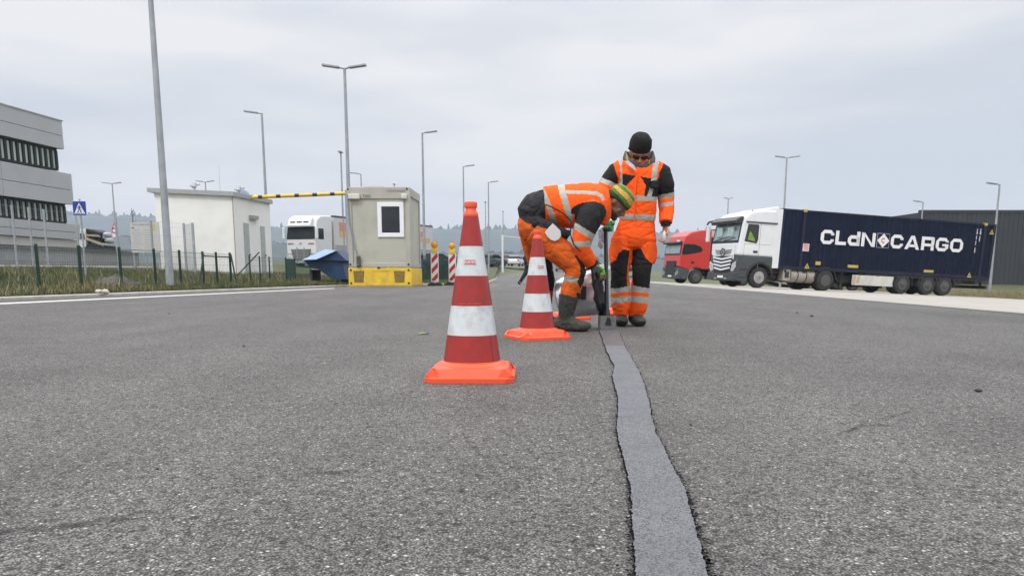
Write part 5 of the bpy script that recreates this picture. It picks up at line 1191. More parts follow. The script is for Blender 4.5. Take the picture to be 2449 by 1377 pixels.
for s in (-1, 1):
    m = MB(); m.box(-.05, .12, *yb(s, 1.26, 1.48), 2.1 * hs, 2.95 * hs); m.build('mirror', wpaint, dt, bevel=.05)
    m = MB(); m.prism([(y * s, z * hs) for y, z in ((.85, .78), (1.18, .95), (1.2, .55), (.8, .5))], .04, .1, axis='x'); m.build('headlight', lampg, dt)
    m = MB(); m.prism(S_([(-.3, 2.1), (-1.1, 2.1), (-1.1, 2.9), (-.42, 2.9)]), *yb(s, 1.222, 1.236)); m.build('side_window', sglass, dt)
    wheel(dt, -1.4, s * 1.05, s, rim='d'); wheel(dt, -5.1, s * .95, s, rim='d', dual=True)
ti = empty('curtain_trailer', tuple(dt.matrix_world @ Vector((-2.7, 0, 0))), 'white curtain sided trailer with faded orange and red print behind the white lorry cab', 'trailer', rot=Matrix.Rotation(th2 - .16, 3, 'Z'))
m = MB(); m.box(-13.4, 0, -1.26, 1.26, 1.1, 3.85 * hs); m.build('box', mat('curtain_white', (.58, .58, .57), .55, var=.04), ti)
m = MB(); m.box(-13.42, .02, -1.28, 1.28, 3.85 * hs, 3.98 * hs); m.build('top_rail', dgrey, ti)
for s in (-1, 1):
    for nm_, x0, x1, z0_, z1_, c in (('orange_print', -.6, -13, 2.35, 2.8, (.66, .42, .22)), ('red_print', -2.2, -12, 2.85, 3.35, (.62, .27, .22)), ('red_print', -.6, -1.9, 2.8, 3.5, (.64, .30, .22)), ('grey_skirt', -.1, -13.3, 1.1, 1.75, (.33, .34, .36))):
        m = MB(); m.box(x1, x0, *yb(s, 1.262, 1.268), z0_ * hs, z1_ * hs); m.build(nm_, mat('c_' + nm_, c, .6, var=.1), ti)
    M_ = Matrix(((-s, 0, 0, -2.6 if s > 0 else -11.5), (0, 0, s, s * 1.275), (0, 1, 0, 2.92 * hs), (0, 0, 0, 1)))
    text('TRANSPORT', .45, mat('curtain_white', None), ti, M_, name='lettering', xs=1.3, bold=.01)
    M_ = Matrix(((-s, 0, 0, -2.6 if s > 0 else -7.5), (0, 0, s, s * 1.275), (0, 1, 0, 2.42 * hs), (0, 0, 0, 1)))
    text('24 365', .38, mat('print_grey', (.45, .46, .5), .6), ti, M_, name='lettering', xs=1.2, bold=.01)
    for xw in (-9, -10.3, -11.6): wheel(ti, xw, s * 1.03, s, r=.5, wdt=.36, rim='d')
m = MB(); m.box(-13, -.3, -.5, .5, .8, 1.1); m.build('chassis', chas, ti)

# ---- far left: recovery lorry with a stacked dark load
Y = 58; p = at(181, 590, Y)
zq = at(200, 599, Y).z
cv = empty('truck', (p.x, Y, zq), 'distant lorry with red and white cab and dark stacked load behind the crossing sign', 'truck')
def cx2(px, py): q = at(px, py, Y); return q.x, q.z
m = MB(); m.prism([cx2(176, 596), cx2(176, 568), cx2(183, 548), cx2(204, 548), cx2(206, 596)], Y, Y + 2.4); m.build('cab_body', white_p, cv, world=True, bevel=.06)
m = MB(); m.prism([cx2(177, 566), cx2(180, 547), cx2(190, 546), cx2(187, 562)], Y - .02, Y); m.prism([cx2(177, 594), cx2(177, 580), cx2(184, 580), cx2(184, 594)], Y - .02, Y, 1); m.build('cab_stripe', [mat('faded_red2', (.62, .12, .07), .5), mat('cab_blue', (.03, .08, .35), .5)], cv, world=True)
m = MB(); m.prism([cx2(190, 572), cx2(190, 558), cx2(201, 558), cx2(203, 572)], Y - .03, Y - .0); m.build('side_window', sglass, cv, world=True)
m = MB(); m.prism([cx2(206, 598), cx2(206, 583), cx2(250, 587), cx2(250, 598)], Y + .1, Y + 2.3); m.prism([cx2(200, 554), cx2(204, 546), cx2(236, 555), cx2(238, 562)], Y + .1, Y + 2.3); m.prism([cx2(212, 575), cx2(212, 566), cx2(236, 572), cx2(236, 580)], Y + .2, Y + 2.2); m.build('load', chas, cv, world=True, bevel=.04)
m = MB(); m.bar(Vector((*cx2(205, 570), 0)).xzy + Vector((0, Y + .05, 0)), Vector((*cx2(247, 586), 0)).xzy + Vector((0, Y + .05, 0)), .12, .18, mi=0); m.bar(Vector((*cx2(208, 562), 0)).xzy + Vector((0, Y + .05, 0)), Vector((*cx2(236, 564), 0)).xzy + Vector((0, Y + .05, 0)), .12, .14, mi=0); m.build('ramp', mat('ramp_tan', (.42, .36, .28), .6), cv, world=True)
m = MB()
for px in (203, 210, 238): m.bar(Vector((*cx2(px, 598), 0)).xzy + Vector((0, Y + .3, 0)), Vector((*cx2(px, 556), 0)).xzy + Vector((0, Y + .3, 0)), .1, .1)
m.build('stake', chas, cv, world=True)
m = MB(); m.ball(Vector((*cx2(241, 560), 0)).xzy + Vector((0, Y + 1, 0)), (.28, .6, .22), n=10); m.ball(Vector((*cx2(245, 574), 0)).xzy + Vector((0, Y + 1, 0)), (.3, .6, .25), n=10); m.build('load_box', mat('pale_load', (.45, .46, .48), .6), cv, world=True)
for px in (184, 216, 238):
    q = cx2(px, 599); m = MB(); m.cyl((q[0], Y - .02, q[1]), (q[0], Y + .3, q[1]), .45, n=16); m.build('wheel', tyre_m, cv, world=True)

# ================================================================ PARKED CARS
def car(style='estate'):
    rt = empty('parked_car', (0, 0, 0)); Lh, Wh = 2.15, .88
    m = MB(); m.prism([(-Lh, .35), (-Lh - .02, .75), (-Lh + .1, .98), (-1.5, 1.0), (.95, 1.0), (1.75, .88), (Lh - .02, .70), (Lh, .35), (1.75, .25), (-1.8, .25)], -Wh, Wh); m.build('body', None_m, rt, bevel=.10, seg=3)
    m = MB(); top = [(-Lh + .22, .98), (-1.65, 1.42), (-.9, 1.50), (.1, 1.46), (1.05, .98)]
    m.prism(top, -.72, .72); m.build('window', sglass, rt, bevel=.06)
    m = MB(); m.prism([(-1.62, 1.44), (-.9, 1.515), (.1, 1.475), (.15, 1.44), (-.9, 1.47), (-1.6, 1.40)], -.70, .70); m.build('roof', None_m, rt, bevel=.02)
    for s in (-1, 1):
        for x in (-1.35, 1.35):
            e = empty('wheel', (x, s * .80, .32)); e.parent = rt; w_ = MB(); w_.lathe([(.18, -.1), (.29, -.11), (.32, -.07), (.32, .07), (.29, .11), (.18, .1)], ax=(0, 1, 0), n=20); w_.build('tyre', tyre_m, e, smooth=35)
            w_ = MB(); w_.lathe([(.19, -.09), (.05, -.06), (.05, .06), (.19, .09)], ax=(0, 1, 0), n=14); w_.build('rim', rim_m, e)
        m = MB(); m.box(Lh - .14, Lh + .0, *yb(s, .55, .84), .62, .76); m.build('headlight', lampg, rt, bevel=.03)
        m = MB(); m.box(-Lh - .03, -Lh + .1, *yb(s, .60, .86), .70, .92); m.build('tail_light', mat('tail_red', (.45, .02, .02), .3), rt, bevel=.02)
        m = MB(); m.box(.72, .9, *yb(s, .86, 1.02), .98, 1.1); m.build('mirror', None_m, rt)
    m = MB(); m.box(Lh - .02, Lh + .01, -.55, .55, .40, .60); m.build('grille', blk, rt)
    m = MB(); m.box(-Lh - .035, -Lh - .02, -.26, .26, .62, .73); m.build('number_plate', mat('plate_white', None), rt)
    return rt
None_m = mat('car_paint', (.5, .5, .5), .3)
proto = car()
cars = [(1233, 108, 80, 'white', (.72, .72, .74), 'white parked car seen from behind at the end of the side street'),
 (1212, 111, 86, 'darkred', (.18, .05, .06), 'dark red parked car just left of the white one'),
 (1182, 98, 60, 'black', (.02, .022, .025), 'black parked car right of the lamp post behind the grass island'),
 (1160, 93, 30, 'darkgreen', (.03, .05, .05), 'dark green grey parked car at the left end of the distant row'),
 (1254, 112, 88, 'silver', (.42, .43, .46), 'silver parked car right of the white one beside the walking person'),
 (1420, 100, 20, 'whitevan', (.75, .76, .78), 'white parked car seen between the steel kettle and the black pole'),
 (1512, 96, 90, 'charcoal', (.05, .05, .055), 'charcoal parked car seen between the legs of the standing worker'),
 (1345, 104, 85, 'grey', (.25, .26, .28), 'grey parked car behind the bent worker'),
 (1052, 62, 20, 'blue', (.02, .09, .42), 'blue parked car behind the striped warning beacons')]
for i, (px, Y, rz, nm_, c, lb) in enumerate(cars):
    o = proto if i == 0 else copy_tree(proto); q = at(px, 650, Y); o.location = (q.x, Y, bank(q.x, Y) + (.0 if nm_ != 'blue' else .1)); o.rotation_euler = (0, 0, radians(rz))
    tag(o, lb, 'car', 'cars parked in the distance')
    pm_ = mat('car_' + nm_, c, .3, var=.03, coat=.5)
    for ch in o.children:
        if ch.name.split('.')[0] in ('body', 'roof', 'mirror'):
            ch.material_slots[0].link = 'OBJECT'; ch.material_slots[0].material = pm_
# ================================================================ PEOPLE
def cloth(name, c, var=.1, fold=.5, dirt=None, da=.5, ds=6, rough=.85, vs=10):
    return mat(name, c, rough, var=var, vs=vs, bump=fold, bs=24, spec=.25, dirt=dirt, dirt_amt=da, ds=ds)
hv = cloth('hi_vis_orange', (.98, .115, .012), .06, .35)
hvd = cloth('hi_vis_orange_dirty', (.66, .115, .014), .12, .6, dirt=(.22, .07, .02), da=.75, ds=9)
rf_ = cloth('reflective_tape', (.40, .41, .36), .06, .2, rough=.5)
bk = cloth('black_cloth', (.017, .017, .018), .3, .6)
bkd = cloth('black_shirt', (.028, .028, .030), .35, .8)
gcol = cloth('grey_collar', (.10, .095, .09), .3, .5, dirt=(.22, .19, .17), da=.5)
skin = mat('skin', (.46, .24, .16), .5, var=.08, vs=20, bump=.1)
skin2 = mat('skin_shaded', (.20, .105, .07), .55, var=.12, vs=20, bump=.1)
knit = mat('black_knit', (.010, .010, .011), .95, var=.3, vs=60, bump=.8, bs=140)
bootm = mat('boot_rubber', (.022, .024, .021), .6, var=.3, vs=10, dirt=(.085, .075, .055), dirt_amt=.7, ds=7, bump=.3)
boot2 = mat('boot_leather_dirty', (.06, .052, .038), .75, var=.3, vs=12, dirt=(.02, .02, .018), dirt_amt=.6, ds=9, bump=.5)
glg = mat('glove_green', (.05, .30, .10), .6, var=.2, vs=20); gll = mat('glove_lime', (.14, .50, .06), .6, var=.15, vs=20); glw = mat('glove_white', (.62, .66, .70), .7, var=.05); glk = mat('glove_dark', (.035, .035, .03), .7, var=.3)

def hand(m, wr_, d, pn, side, curl=.5, s=1.0, g=0.0, spread=.10):
    """wrist point, direction of the fingers, palm normal (the side the fingers close to), thumb side"""
    wr_ = Vector(wr_); d = Vector(d).normalized(); pn = Vector(pn); pn = (pn - d * d.dot(pn)).normalized(); sd_ = d.cross(pn)
    if sd_.dot(Vector(side)) < 0: sd_ = -sd_
    m.loft([wr_ - d * .02, wr_ + d * .02 * s, wr_ + d * .055 * s, wr_ + d * .090 * s], [(.030 * s + g, .021 * s + g), (.034 * s + g, .019 * s + g), (.041 * s + g, .016 * s + g), (.040 * s + g, .013 * s + g)], side=sd_, n=12)
    for k, (off, ln, r) in enumerate(((.030, .96, .0085), (.010, 1.06, .009), (-.010, 1.0, .0085), (-.029, .80, .0078))):
        p = wr_ + d * .084 * s + sd_ * off * s; a = spread * (1.5 - k); cur = (d + sd_ * a * .5).normalized(); pts = [p - cur * .02, p]; ang = 0
        for j, seg in enumerate((.043, .027, .021)):
            ang += curl * (.75 + .25 * j) * (1 + .1 * (k - 1.5)); dirv = cur * cos(ang) + pn * sin(ang); p = p + dirv * seg * ln * s; pts.append(p)
        m.loft(pts, [(r * s + g, r * s + g)] * 2 + [((r - .0006 * j) * s + g, (r - .0006 * j) * s + g) for j in (0, 1, 2.5)], n=8)
    p = wr_ + d * .022 * s + sd_ * .026 * s; t1 = (d * .6 + sd_ * .75 + pn * .25 * (1 + curl)).normalized(); t2 = (d * .9 + sd_ * .25 + pn * .5 * (.4 + curl)).normalized()
    m.loft([p, p + t1 * .036 * s, p + t1 * .036 * s + t2 * .034 * s, p + t1 * .036 * s + t2 * .056 * s], [(.014 * s + g,) * 2, (.0115 * s + g,) * 2, (.010 * s + g,) * 2, (.0085 * s + g,) * 2], n=8)

def head_parts(m, c, up, fw):
    up = Vector(up).normalized(); fw = Vector(fw); fw = (fw - up * up.dot(fw)).normalized(); rt = fw.cross(up); R = Matrix((rt, fw, up)).transposed()
    q = lambda x, y, z: Vector(c) + R @ Vector((x, y, z))
    m.ball(q(0, -.008, .02), (.077, .097, .100), n=20, rot=R); m.ball(q(0, .022, -.045), (.058, .066, .066), n=16, rot=R)
    m.ball(q(0, .062, -.092), (.028, .024, .020), n=10, rot=R)
    m.loft([q(0, .080, .012), q(0, .096, -.012), q(0, .108, -.030), q(0, .088, -.042)], [(.008, .007), (.011, .009), (.016, .010), (.012, .007)], side=rt, n=8)
    m.loft([q(-.045, .070, .022), q(0, .088, .026), q(.045, .070, .022)], [(.011, .009)] * 3, n=8)
    m.loft([q(-.024, .078, -.060), q(0, .088, -.058), q(.024, .078, -.060)], [(.006, .005)] * 3, n=6); m.loft([q(-.020, .077, -.069), q(0, .086, -.070), q(.020, .077, -.069)], [(.006, .005)] * 3, n=6)
    for s in (-1, 1): m.ball(q(s * .076, -.012, -.010), (.009, .018, .030), n=8, rot=R); m.ball(q(s * .040, .058, -.030), (.018, .018, .018), n=8, rot=R)
    return R, q
def shoe(m, p, d, L_=.29, wd=.050, ht=1.0):
    """p: ground point under the ankle, d: direction of the toes"""
    p = Vector(p); d = Vector(d).normalized(); sd_ = Vector((-d.y, d.x, 0)); k = L_ / .29
    P = [(-.080, .030, .030), (-.070, .038, .045), (-.03, .042, .062), (.03, .044, .062), (.08, .048, .047), (.13, .053, .039), (.17, .051, .036), (.20, .040, .032), (.212, .028, .024)]
    m.loft([p + d * x * k + Vector((0, 0, h * ht)) for x, w_, h in P], [(w_ / .05 * wd, h * ht) for x, w_, h in P], side=sd_, n=16, sq=.8)
def nearest(p, bones):
    best = None
    for nm_, a, b, ra, rb in bones:
        ab = b - a; t = max(0, min(1, (p - a).dot(ab) / ab.length_squared)); dd = (p - (a + ab * t)).length - (ra + (rb - ra) * t)
        if best is None or dd < best[0]: best = (dd, nm_, t)
    return best[1], best[2]
def clampz(me, z=.008):
    for v in me.vertices:
        if v.co.z < z: v.co.z = z

# ---------------------------------------------------------------- standing worker
Y1 = 6.50
S = lambda px, py, dy=0.0: at(px, py, Y1 + dy)
w1 = empty('person', (S(1505, 780).x, Y1, 0), 'standing worker in orange high visibility clothing, black knit cap and sunglasses looking down', 'person')
hu, hf = (0.03, -.55, .83), (-.05, -.83, -.55); hc = S(1529, 366, -.05)
# body: one continuous surface
m = MB(); R1, q1 = head_parts(m, hc, hu, hf)
m.loft([S(1528, 398, .05), S(1529, 383, .0), q1(0, -.02, -.05)], [(.065, .062), (.060, .060), (.058, .060)], n=14)
m.loft([S(1523, 575), S(1524, 530), S(1525, 480), S(1526, 430), S(1527, 400, .03)], [(.13, .095), (.125, .095), (.13, .105), (.155, .105), (.085, .07)], side=(1, 0, 0), n=18)
armR = [S(1562, 404), S(1581, 416), S(1590, 445), S(1593, 475, .03), S(1594, 505, .0), S(1592, 541, -.05)]
armL = [S(1494, 402), S(1474, 414), S(1456, 436, .0), S(1441, 462, -.04), S(1446, 495, -.16), S(1455, 524, -.27)]
m.loft(armR, [(.05, .05), (.052, .052), (.048, .048), (.042, .042), (.036, .036), (.027, .027)], n=10)
m.loft(armL, [(.05, .05), (.052, .052), (.048, .048), (.042, .042), (.036, .036), (.027, .027)], n=10)
legL = [S(1490, 560), S(1485, 608), S(1482, 655, -.02), S(1483, 690), S(1484, 722), S(1485, 750), S(1486, 768)]
legR = [S(1540, 560), S(1538, 608), S(1534, 655, -.02), S(1531, 690), S(1527, 722), S(1522, 750), S(1519, 768)]
for L_ in (legL, legR): m.loft(L_, [(.085,) * 2, (.078,) * 2, (.058,) * 2, (.056,) * 2, (.048,) * 2, (.038,) * 2, (.036,) * 2], n=12)
hand(m, S(1592, 541, -.05), (-.05, -.2, -1), (-.75, -.45, 0), (-.35, -1, 0), curl=.55)
hand(m, S(1455, 524, -.27), (.02, -.35, -.9), (-.35, -.6, 0), (.2, 0, 1), curl=1.15)
for fx in (1485, 1519): p = S(fx, 775); m.ball((p.x, Y1 - .03, .05), (.035, .09, .035), n=10)
bme = remesh(m, .0055, 2); add_mesh(bme, 'body', skin, w1)
# beard, glasses, cap
m = MB()
m.ball(q1(0, .028, -.078), (.060, .062, .045), n=16, rot=R1); m.ball(q1(0, .070, -.098), (.034, .026, .026), n=10, rot=R1); m.ball(q1(0, .080, -.051), (.030, .012, .007), n=10, rot=R1)
me = remesh(m, .005, 1, fold=.004, fs=60); add_mesh(me, 'beard', mat('beard', (.045, .032, .025), .9, var=.4, vs=80), w1)
m = MB()
for s in (-1, 1):
    m.loft([q1(s * .008, .104, .004), q1(s * .034, .104, .004), q1(s * .062, .090, .006)], [(.012, .004), (.020, .005), (.016, .004)], side=R1 @ Vector((0, 0, 1)), n=12); m.tube([q1(s * .062, .090, .008), q1(s * .082, .03, .008), q1(s * .082, -.02, .0)], .003, n=5)
m.tube([q1(-.012, .106, .008), q1(.012, .106, .008)], .004, n=5); m.build('sunglasses', mat('lens_dark', (.012, .010, .012), .12), w1, world=True, smooth=50)
m = MB(); n_ = 28; prof = [(.084, .028, 0), (.092, .030, 0), (.095, .050, 0), (.095, .075, 0), (.091, .105, .002), (.080, .135, .004), (.058, .158, .008), (.030, .168, .01), (.0, .170, .012)]
def cap_(m, q, prof, squash=1.13, tilt=.25, sx=1.0):
    vs = []
    for r, h, by in prof:
        for i in range(n_): a = 2 * pi * i / n_; vs.append(q(r * cos(a) * sx, r * squash * sin(a) - .008 + by, h + tilt * max(0, -(sin(a))) * -.06 * (1 if h < .06 else 0)))
    m.add(vs, [(j * n_ + i, j * n_ + (i + 1) % n_, (j + 1) * n_ + (i + 1) % n_, (j + 1) * n_ + i) for j in range(len(prof) - 1) for i in range(n_)] + [tuple(range(n_))])
cap_(m, q1, prof); m.ball(q1(.092, .02, .045), (.012, .02, .014), n=8, rot=R1); m.ball(q1(-.080, -.02, .110), (.016, .02, .014), n=8, rot=R1)
me = remesh(m, .006, 2, fold=.007, fs=16, seed=3); add_mesh(me, 'knit_cap', knit, w1)
# collar
m = MB(); n_ = 40; vs = []; cc = S(1528, 402, .015)
for (r, hf_, hb_) in ((.122, -.03, -.01), (.128, .035, .09), (.113, .030, .145), (.103, .032, .148), (.108, .03, .08), (.105, -.03, -.01)):
    for i in range(n_):
        a = 2 * pi * i / n_; fr = max(0, -sin(a)) ** .9; h = hb_ + (hf_ - hb_) * fr
        if hb_ > .1 and abs(cos(a)) < .25 and sin(a) < 0: h -= .06
        vs.append(cc + Vector((r * cos(a) * 1.08, r * .95 * sin(a) - .02 * fr, h)))
m.add(vs, [(j * n_ + i, j * n_ + (i + 1) % n_, ((j + 1) % 6) * n_ + (i + 1) % n_, ((j + 1) % 6) * n_ + i) for j in range(6) for i in range(n_)])
me = remesh(m, .006, 2, fold=.006, fs=18); add_mesh(me, 'collar', [gcol, mat('collar_yellow', (.34, .26, .06), .7)], w1, fn=lambda c, n: 1 if any(inpoly(*proj(c), P) for P in ([(1497, 362), (1502, 358), (1502, 386), (1497, 386)], [(1552, 366), (1555, 366), (1555, 392), (1551, 392)])) and c.y < Y1 + .02 else 0)
# jacket
sR = [(.085,) * 2, (.088,) * 2, (.080,) * 2, (.072,) * 2, (.066,) * 2, (.056,) * 2]
sl1 = armR[:5] + [S(1592, 533, -.05)]; sl2 = armL[:5] + [S(1454, 517, -.25)]
m = MB(); m.loft([S(1523, 531), S(1524, 520), S(1525, 500), S(1524, 470), S(1526, 440), S(1526, 418), S(1526, 400, .015), S(1527, 388, .03)], [(.150, .125), (.158, .135), (.162, .140), (.165, .145), (.180, .145), (.195, .135), (.175, .115), (.115, .085)], side=(1, 0, 0), n=26, sq=.9)
m.loft(sl1, sR, n=16); m.loft(sl2, sR, n=16)
jb = [('torso', S(1524, 525), S(1526, 410), .15, .17)] + [('r', a, b, .075, .07) for a, b in zip(sl1[1:-1], sl1[2:])] + [('l', a, b, .075, .07) for a, b in zip(sl2[1:-1], sl2[2:])]
JP_tape = [[(1474, 352), (1488, 360), (1488, 400), (1489, 446), (1475, 446), (1475, 412), (1474, 400)], [(1562, 372), (1577, 380), (1573, 405), (1570, 434), (1557, 433), (1561, 404)], [(1554, 449), (1563, 451), (1558, 472), (1547, 471)],
           [(1470, 467), (1500, 467), (1550, 469), (1575, 471), (1575, 482), (1550, 481), (1470, 480)], [(1470, 511), (1520, 512), (1575, 514), (1575, 528), (1520, 527), (1470, 525)]]
JP_blk = [[(1489, 415), (1521, 421), (1512, 430), (1503, 439), (1494, 449), (1489, 449)], [(1531, 422), (1560, 427), (1572, 429), (1584, 420), (1590, 470), (1567, 472), (1541, 470), (1544, 443), (1538, 432)], [(1462, 405), (1467, 412), (1475, 417), (1475, 450), (1462, 448)]]
def jf(c, n):
    nm_, t = nearest(c, jb); x, y = proj(c); fr = True
    if nm_ == 'torso':
        if any(inpoly(x, y, P) for P in JP_tape): return 1
        if n.y < .3 and any(inpoly(x, y, P) for P in JP_blk): return 2
        if n.y > .5 and 425 < y < 455: return 2
        return 0
    if nm_ == 'r':
        yy = y - (x - 1590) * -.18
        if yy > 534: return 2
        if 464 < yy < 475 or 485 < yy < 494: return 1
        if yy < 464 and (x > 1583 - (y - 400) * .45 or y > 432): return 2
        return 0
    yy = y + (x - 1452) * -.42
    if 430 < yy < 442 or 478 < yy < 487: return 1
    if yy <= 430: return 2 if x < 1470 + (y - 400) * .3 and x < 1478 and y > 377 else 0
    return 0
me = remesh(m, .0075, 3, fold=.010, fs=7.5, aniso=(1, 1, 1.5)); add_mesh(me, 'jacket', [hv, rf_, bk], w1, fn=jf)
m = MB(); m.tube([S(1526, 414, -.155), S(1521, 435, -.160), S(1518, 470, -.165), S(1517, 522, -.150)], .006, n=6); m.build('zip_flap', hv, w1, world=True, smooth=60)
m = MB(); p = S(1566, 441, -.14); m.box(p.x - .035, p.x + .03, p.y - .03, p.y + .02, p.z - .035, p.z + .03); m.build('chest_radio', bk, w1, world=True, bevel=.01)
m = MB(); m.loft([S(1592, 531, -.05), S(1592, 541, -.052)], [(.044,) * 2, (.040,) * 2], n=14); m.build('cuff', bk, w1, world=True, smooth=60)
# lapel lining (light inner flap)
m = MB(); P = [S(1494, 386, -.13), S(1506, 398, -.17), S(1522, 410, -.185), S(1517, 396, -.17), S(1503, 384, -.14)]; m.add(P + [p + Vector((0, .012, 0)) for p in P], [(0, 1, 2, 3, 4), (9, 8, 7, 6, 5)] + [(i, (i + 1) % 5, 5 + (i + 1) % 5, 5 + i) for i in range(5)]); m.build('lining', mat('lining_grey', (.40, .39, .42), .7), w1, world=True)
# trousers
m = MB(); m.loft([S(1523, 524), S(1521, 545), S(1517, 570), S(1514, 592)], [(.148, .120), (.168, .130), (.190, .135), (.165, .11)], side=(1, 0, 0), n=24)
m.loft([S(1490, 570)] + legL[1:5] + [S(1484, 738), S(1484, 752), S(1486, 760)], [(.103, .115), (.102, .11), (.080, .092), (.086, .09), (.083, .085), (.074, .078), (.062, .066), (.052, .06)], side=(1, 0, 0), n=18)
m.loft([S(1541, 570)] + legR[1:5] + [S(1526, 738), S(1521, 752), S(1519, 760)], [(.103, .115), (.102, .11), (.080, .092), (.082, .09), (.080, .085), (.074, .078), (.062, .066), (.052, .06)], side=(1, 0, 0), n=18)
m.ball(S(1562, 605, .03), (.035, .07, .10), n=12); m.ball(S(1463, 605, .03), (.025, .07, .09), n=12)
TP_b = [[(1455, 640), (1460, 629), (1474, 621), (1479, 605), (1491, 597), (1506, 599), (1502, 632), (1499, 661), (1500, 684), (1480, 689), (1455, 690)], [(1513, 597), (1533, 595), (1546, 619), (1560, 630), (1560, 690), (1551, 689), (1515, 683), (1510, 650)]]
def tf(c, n):
    x, y = proj(c); k = (x - 1508) * .10 if x > 1508 else (1508 - x) * .10
    if n.y < .45 and any(inpoly(x, y, P) for P in TP_b): return 2
    yy = y - k
    if 682 < yy < 697 or 706 < yy < 722: return 1
    return 0
me = remesh(m, .0075, 3, fold=.012, fs=7.5, seed=5, aniso=(.8, 1, 1.7)); add_mesh(me, 'trousers', [hv, rf_, bk], w1, fn=tf)
for fx, a in ((1485, -.10), (1519, .12)):
    p = S(fx, 778); m = MB(); shoe(m, (p.x, Y1 + .03, .008), (a, -1, 0), .28, .056, 1.12); m.loft([(p.x, Y1 + .04, .06), (p.x, Y1 + .04, .19)], [(.052, .055), (.050, .052)], n=14)
    me = remesh(m, .006, 2, fold=.003, fs=20); clampz(me); add_mesh(me, 'boot', bootm, w1)
m = MB(); hand(m, S(1455, 524, -.27), (.02, -.35, -.9), (-.35, -.6, 0), (.2, 0, 1), curl=1.15, g=.004, s=1.05)
me = remesh(m, .005, 1); add_mesh(me, 'glove', [glg, glw], w1, fn=lambda c, n: 1 if proj(c)[1] < 528 else 0)
# paper cloth held in the bare hand
m = MB(); c = S(1588, 566, -.10); vs = [c + Vector((.012 * cos(a) * r, .02 * sin(a) * r, z)) for z, r in ((.045, .4), (.03, 1.2), (0, 1.6), (-.03, 1.3), (-.05, .3)) for a in [2 * pi * i / 10 for i in range(10)]]
m.add(vs, [(j * 10 + i, j * 10 + (i + 1) % 10, (j + 1) * 10 + (i + 1) % 10, (j + 1) * 10 + i) for j in range(4) for i in range(10)]); m.v = [tuple(Vector(v) + Vector((.008, .008, .01)) * noise.noise(Vector(v) * 60)) for v in m.v]
o = m.build('cigarette_pack', glw, smooth=60); o.name = 'crumpled_paper'; tag(o, 'small crumpled white paper held in the bare hand of the standing worker', 'paper')

# ---------------------------------------------------------------- bent worker
Y2 = 5.92
B = lambda px, py, dy=0.0: at(px, py, Y2 + dy)
w2 = empty('person', (B(1345, 790).x, Y2 - .1, 0), 'bent over worker in dirty orange clothing and green knit cap tipping the steel kettle', 'person')
hu2, hf2 = (.70, -.06, .68), (.64, -.20, -.74); hc2 = B(1476, 486, -.02)
m = MB(); R2_, q2 = head_parts(m, hc2, hu2, hf2)
m.loft([B(1440, 490, .02), B(1456, 490, .0), q2(0, -.03, -.05)], [(.07, .07), (.064, .064), (.058, .06)], n=14)
m.loft([B(1276, 530), B(1300, 502), B(1350, 492), B(1400, 490), B(1440, 488), B(1452, 488)], [(.13, .11), (.13, .105), (.13, .11), (.15, .12), (.13, .09), (.07, .06)], side=(0, 1, 0), n=18)
aN = [B(1424, 500, -.14), B(1412, 520, -.19), B(1400, 548, -.21), B(1389, 585, -.20), B(1397, 608, -.17), B(1413, 634, -.10)]
aF = [B(1420, 505, .14), B(1405, 525, .18), B(1395, 560, .19), B(1391, 595, .16), B(1405, 617, .10), B(1420, 636, .05)]
for a_ in (aN, aF): m.loft(a_, [(.05,) * 2, (.052,) * 2, (.047,) * 2, (.040,) * 2, (.036,) * 2, (.027,) * 2], n=10)
lN = [B(1284, 545, -.10), B(1330, 594, -.12), B(1376, 634, -.13), B(1377, 658, -.13), B(1369, 688, -.12), B(1360, 720, -.10), B(1354, 765, -.09)]
lF = [B(1276, 545, .10), B(1286, 600, .17), B(1300, 648, .20), B(1302, 680, .22), B(1300, 715, .24), B(1297, 740, .25), B(1295, 765, .25)]
for L_ in (lN, lF): m.loft(L_, [(.10,) * 2, (.085,) * 2, (.065,) * 2, (.060,) * 2, (.052,) * 2, (.042,) * 2, (.038,) * 2], n=12)
hand(m, aN[-1], (.75, .25, -.55), (-.1, .5, -.8), (.5, -.5, .6), curl=.8); hand(m, aF[-1], (.8, -.1, -.45), (-.2, -.3, -.8), (.5, .5, .6), curl=.8)
for fx, dy in ((1352, -.10), (1295, .25)): p = B(fx, 775, dy); m.ball((p.x + .05, Y2 + dy, .05), (.09, .035, .035), n=10)
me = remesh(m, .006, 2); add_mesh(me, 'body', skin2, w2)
m = MB(); prof2 = [(.086, .012, 0), (.094, .016, 0), (.097, .045, 0), (.094, .075, 0), (.086, .100, 0), (.068, .122, .0), (.040, .134, .0), (.0, .138, .0)]
cap_(m, q2, prof2, tilt=.6)
me = remesh(m, .006, 2, fold=.006, fs=22, seed=8)
upv = Vector(hu2).normalized()
def hf_c(c, n):
    h = (c - hc2).dot(upv) + .012 * noise.noise(c * 14)
    return 2 if h < .032 else (0 if h < .055 else (1 if h < .088 else (0 if h < .112 else 3)))
add_mesh(me, 'knit_cap', [mat('knit_green', (.10, .22, .045), .95, var=.3, vs=60, bump=.8, bs=140), mat('knit_amber', (.72, .40, .09), .95, var=.2, vs=60, bump=.8, bs=140), mat('knit_dark_green', (.035, .06, .022), .95, var=.3, vs=60, bump=.8, bs=140), mat('knit_light_green', (.20, .31, .08), .95, var=.2, vs=60, bump=.8, bs=140)], w2, fn=hf_c)
m = MB(); m.ball(q2(0, .025, -.075), (.058, .060, .045), n=14, rot=R2_); m.ball(q2(0, .068, -.095), (.030, .024, .024), n=10, rot=R2_); me = remesh(m, .005, 1, fold=.004, fs=60); add_mesh(me, 'beard', mat('beard_brown', (.05, .03, .02), .9, var=.4, vs=80), w2)
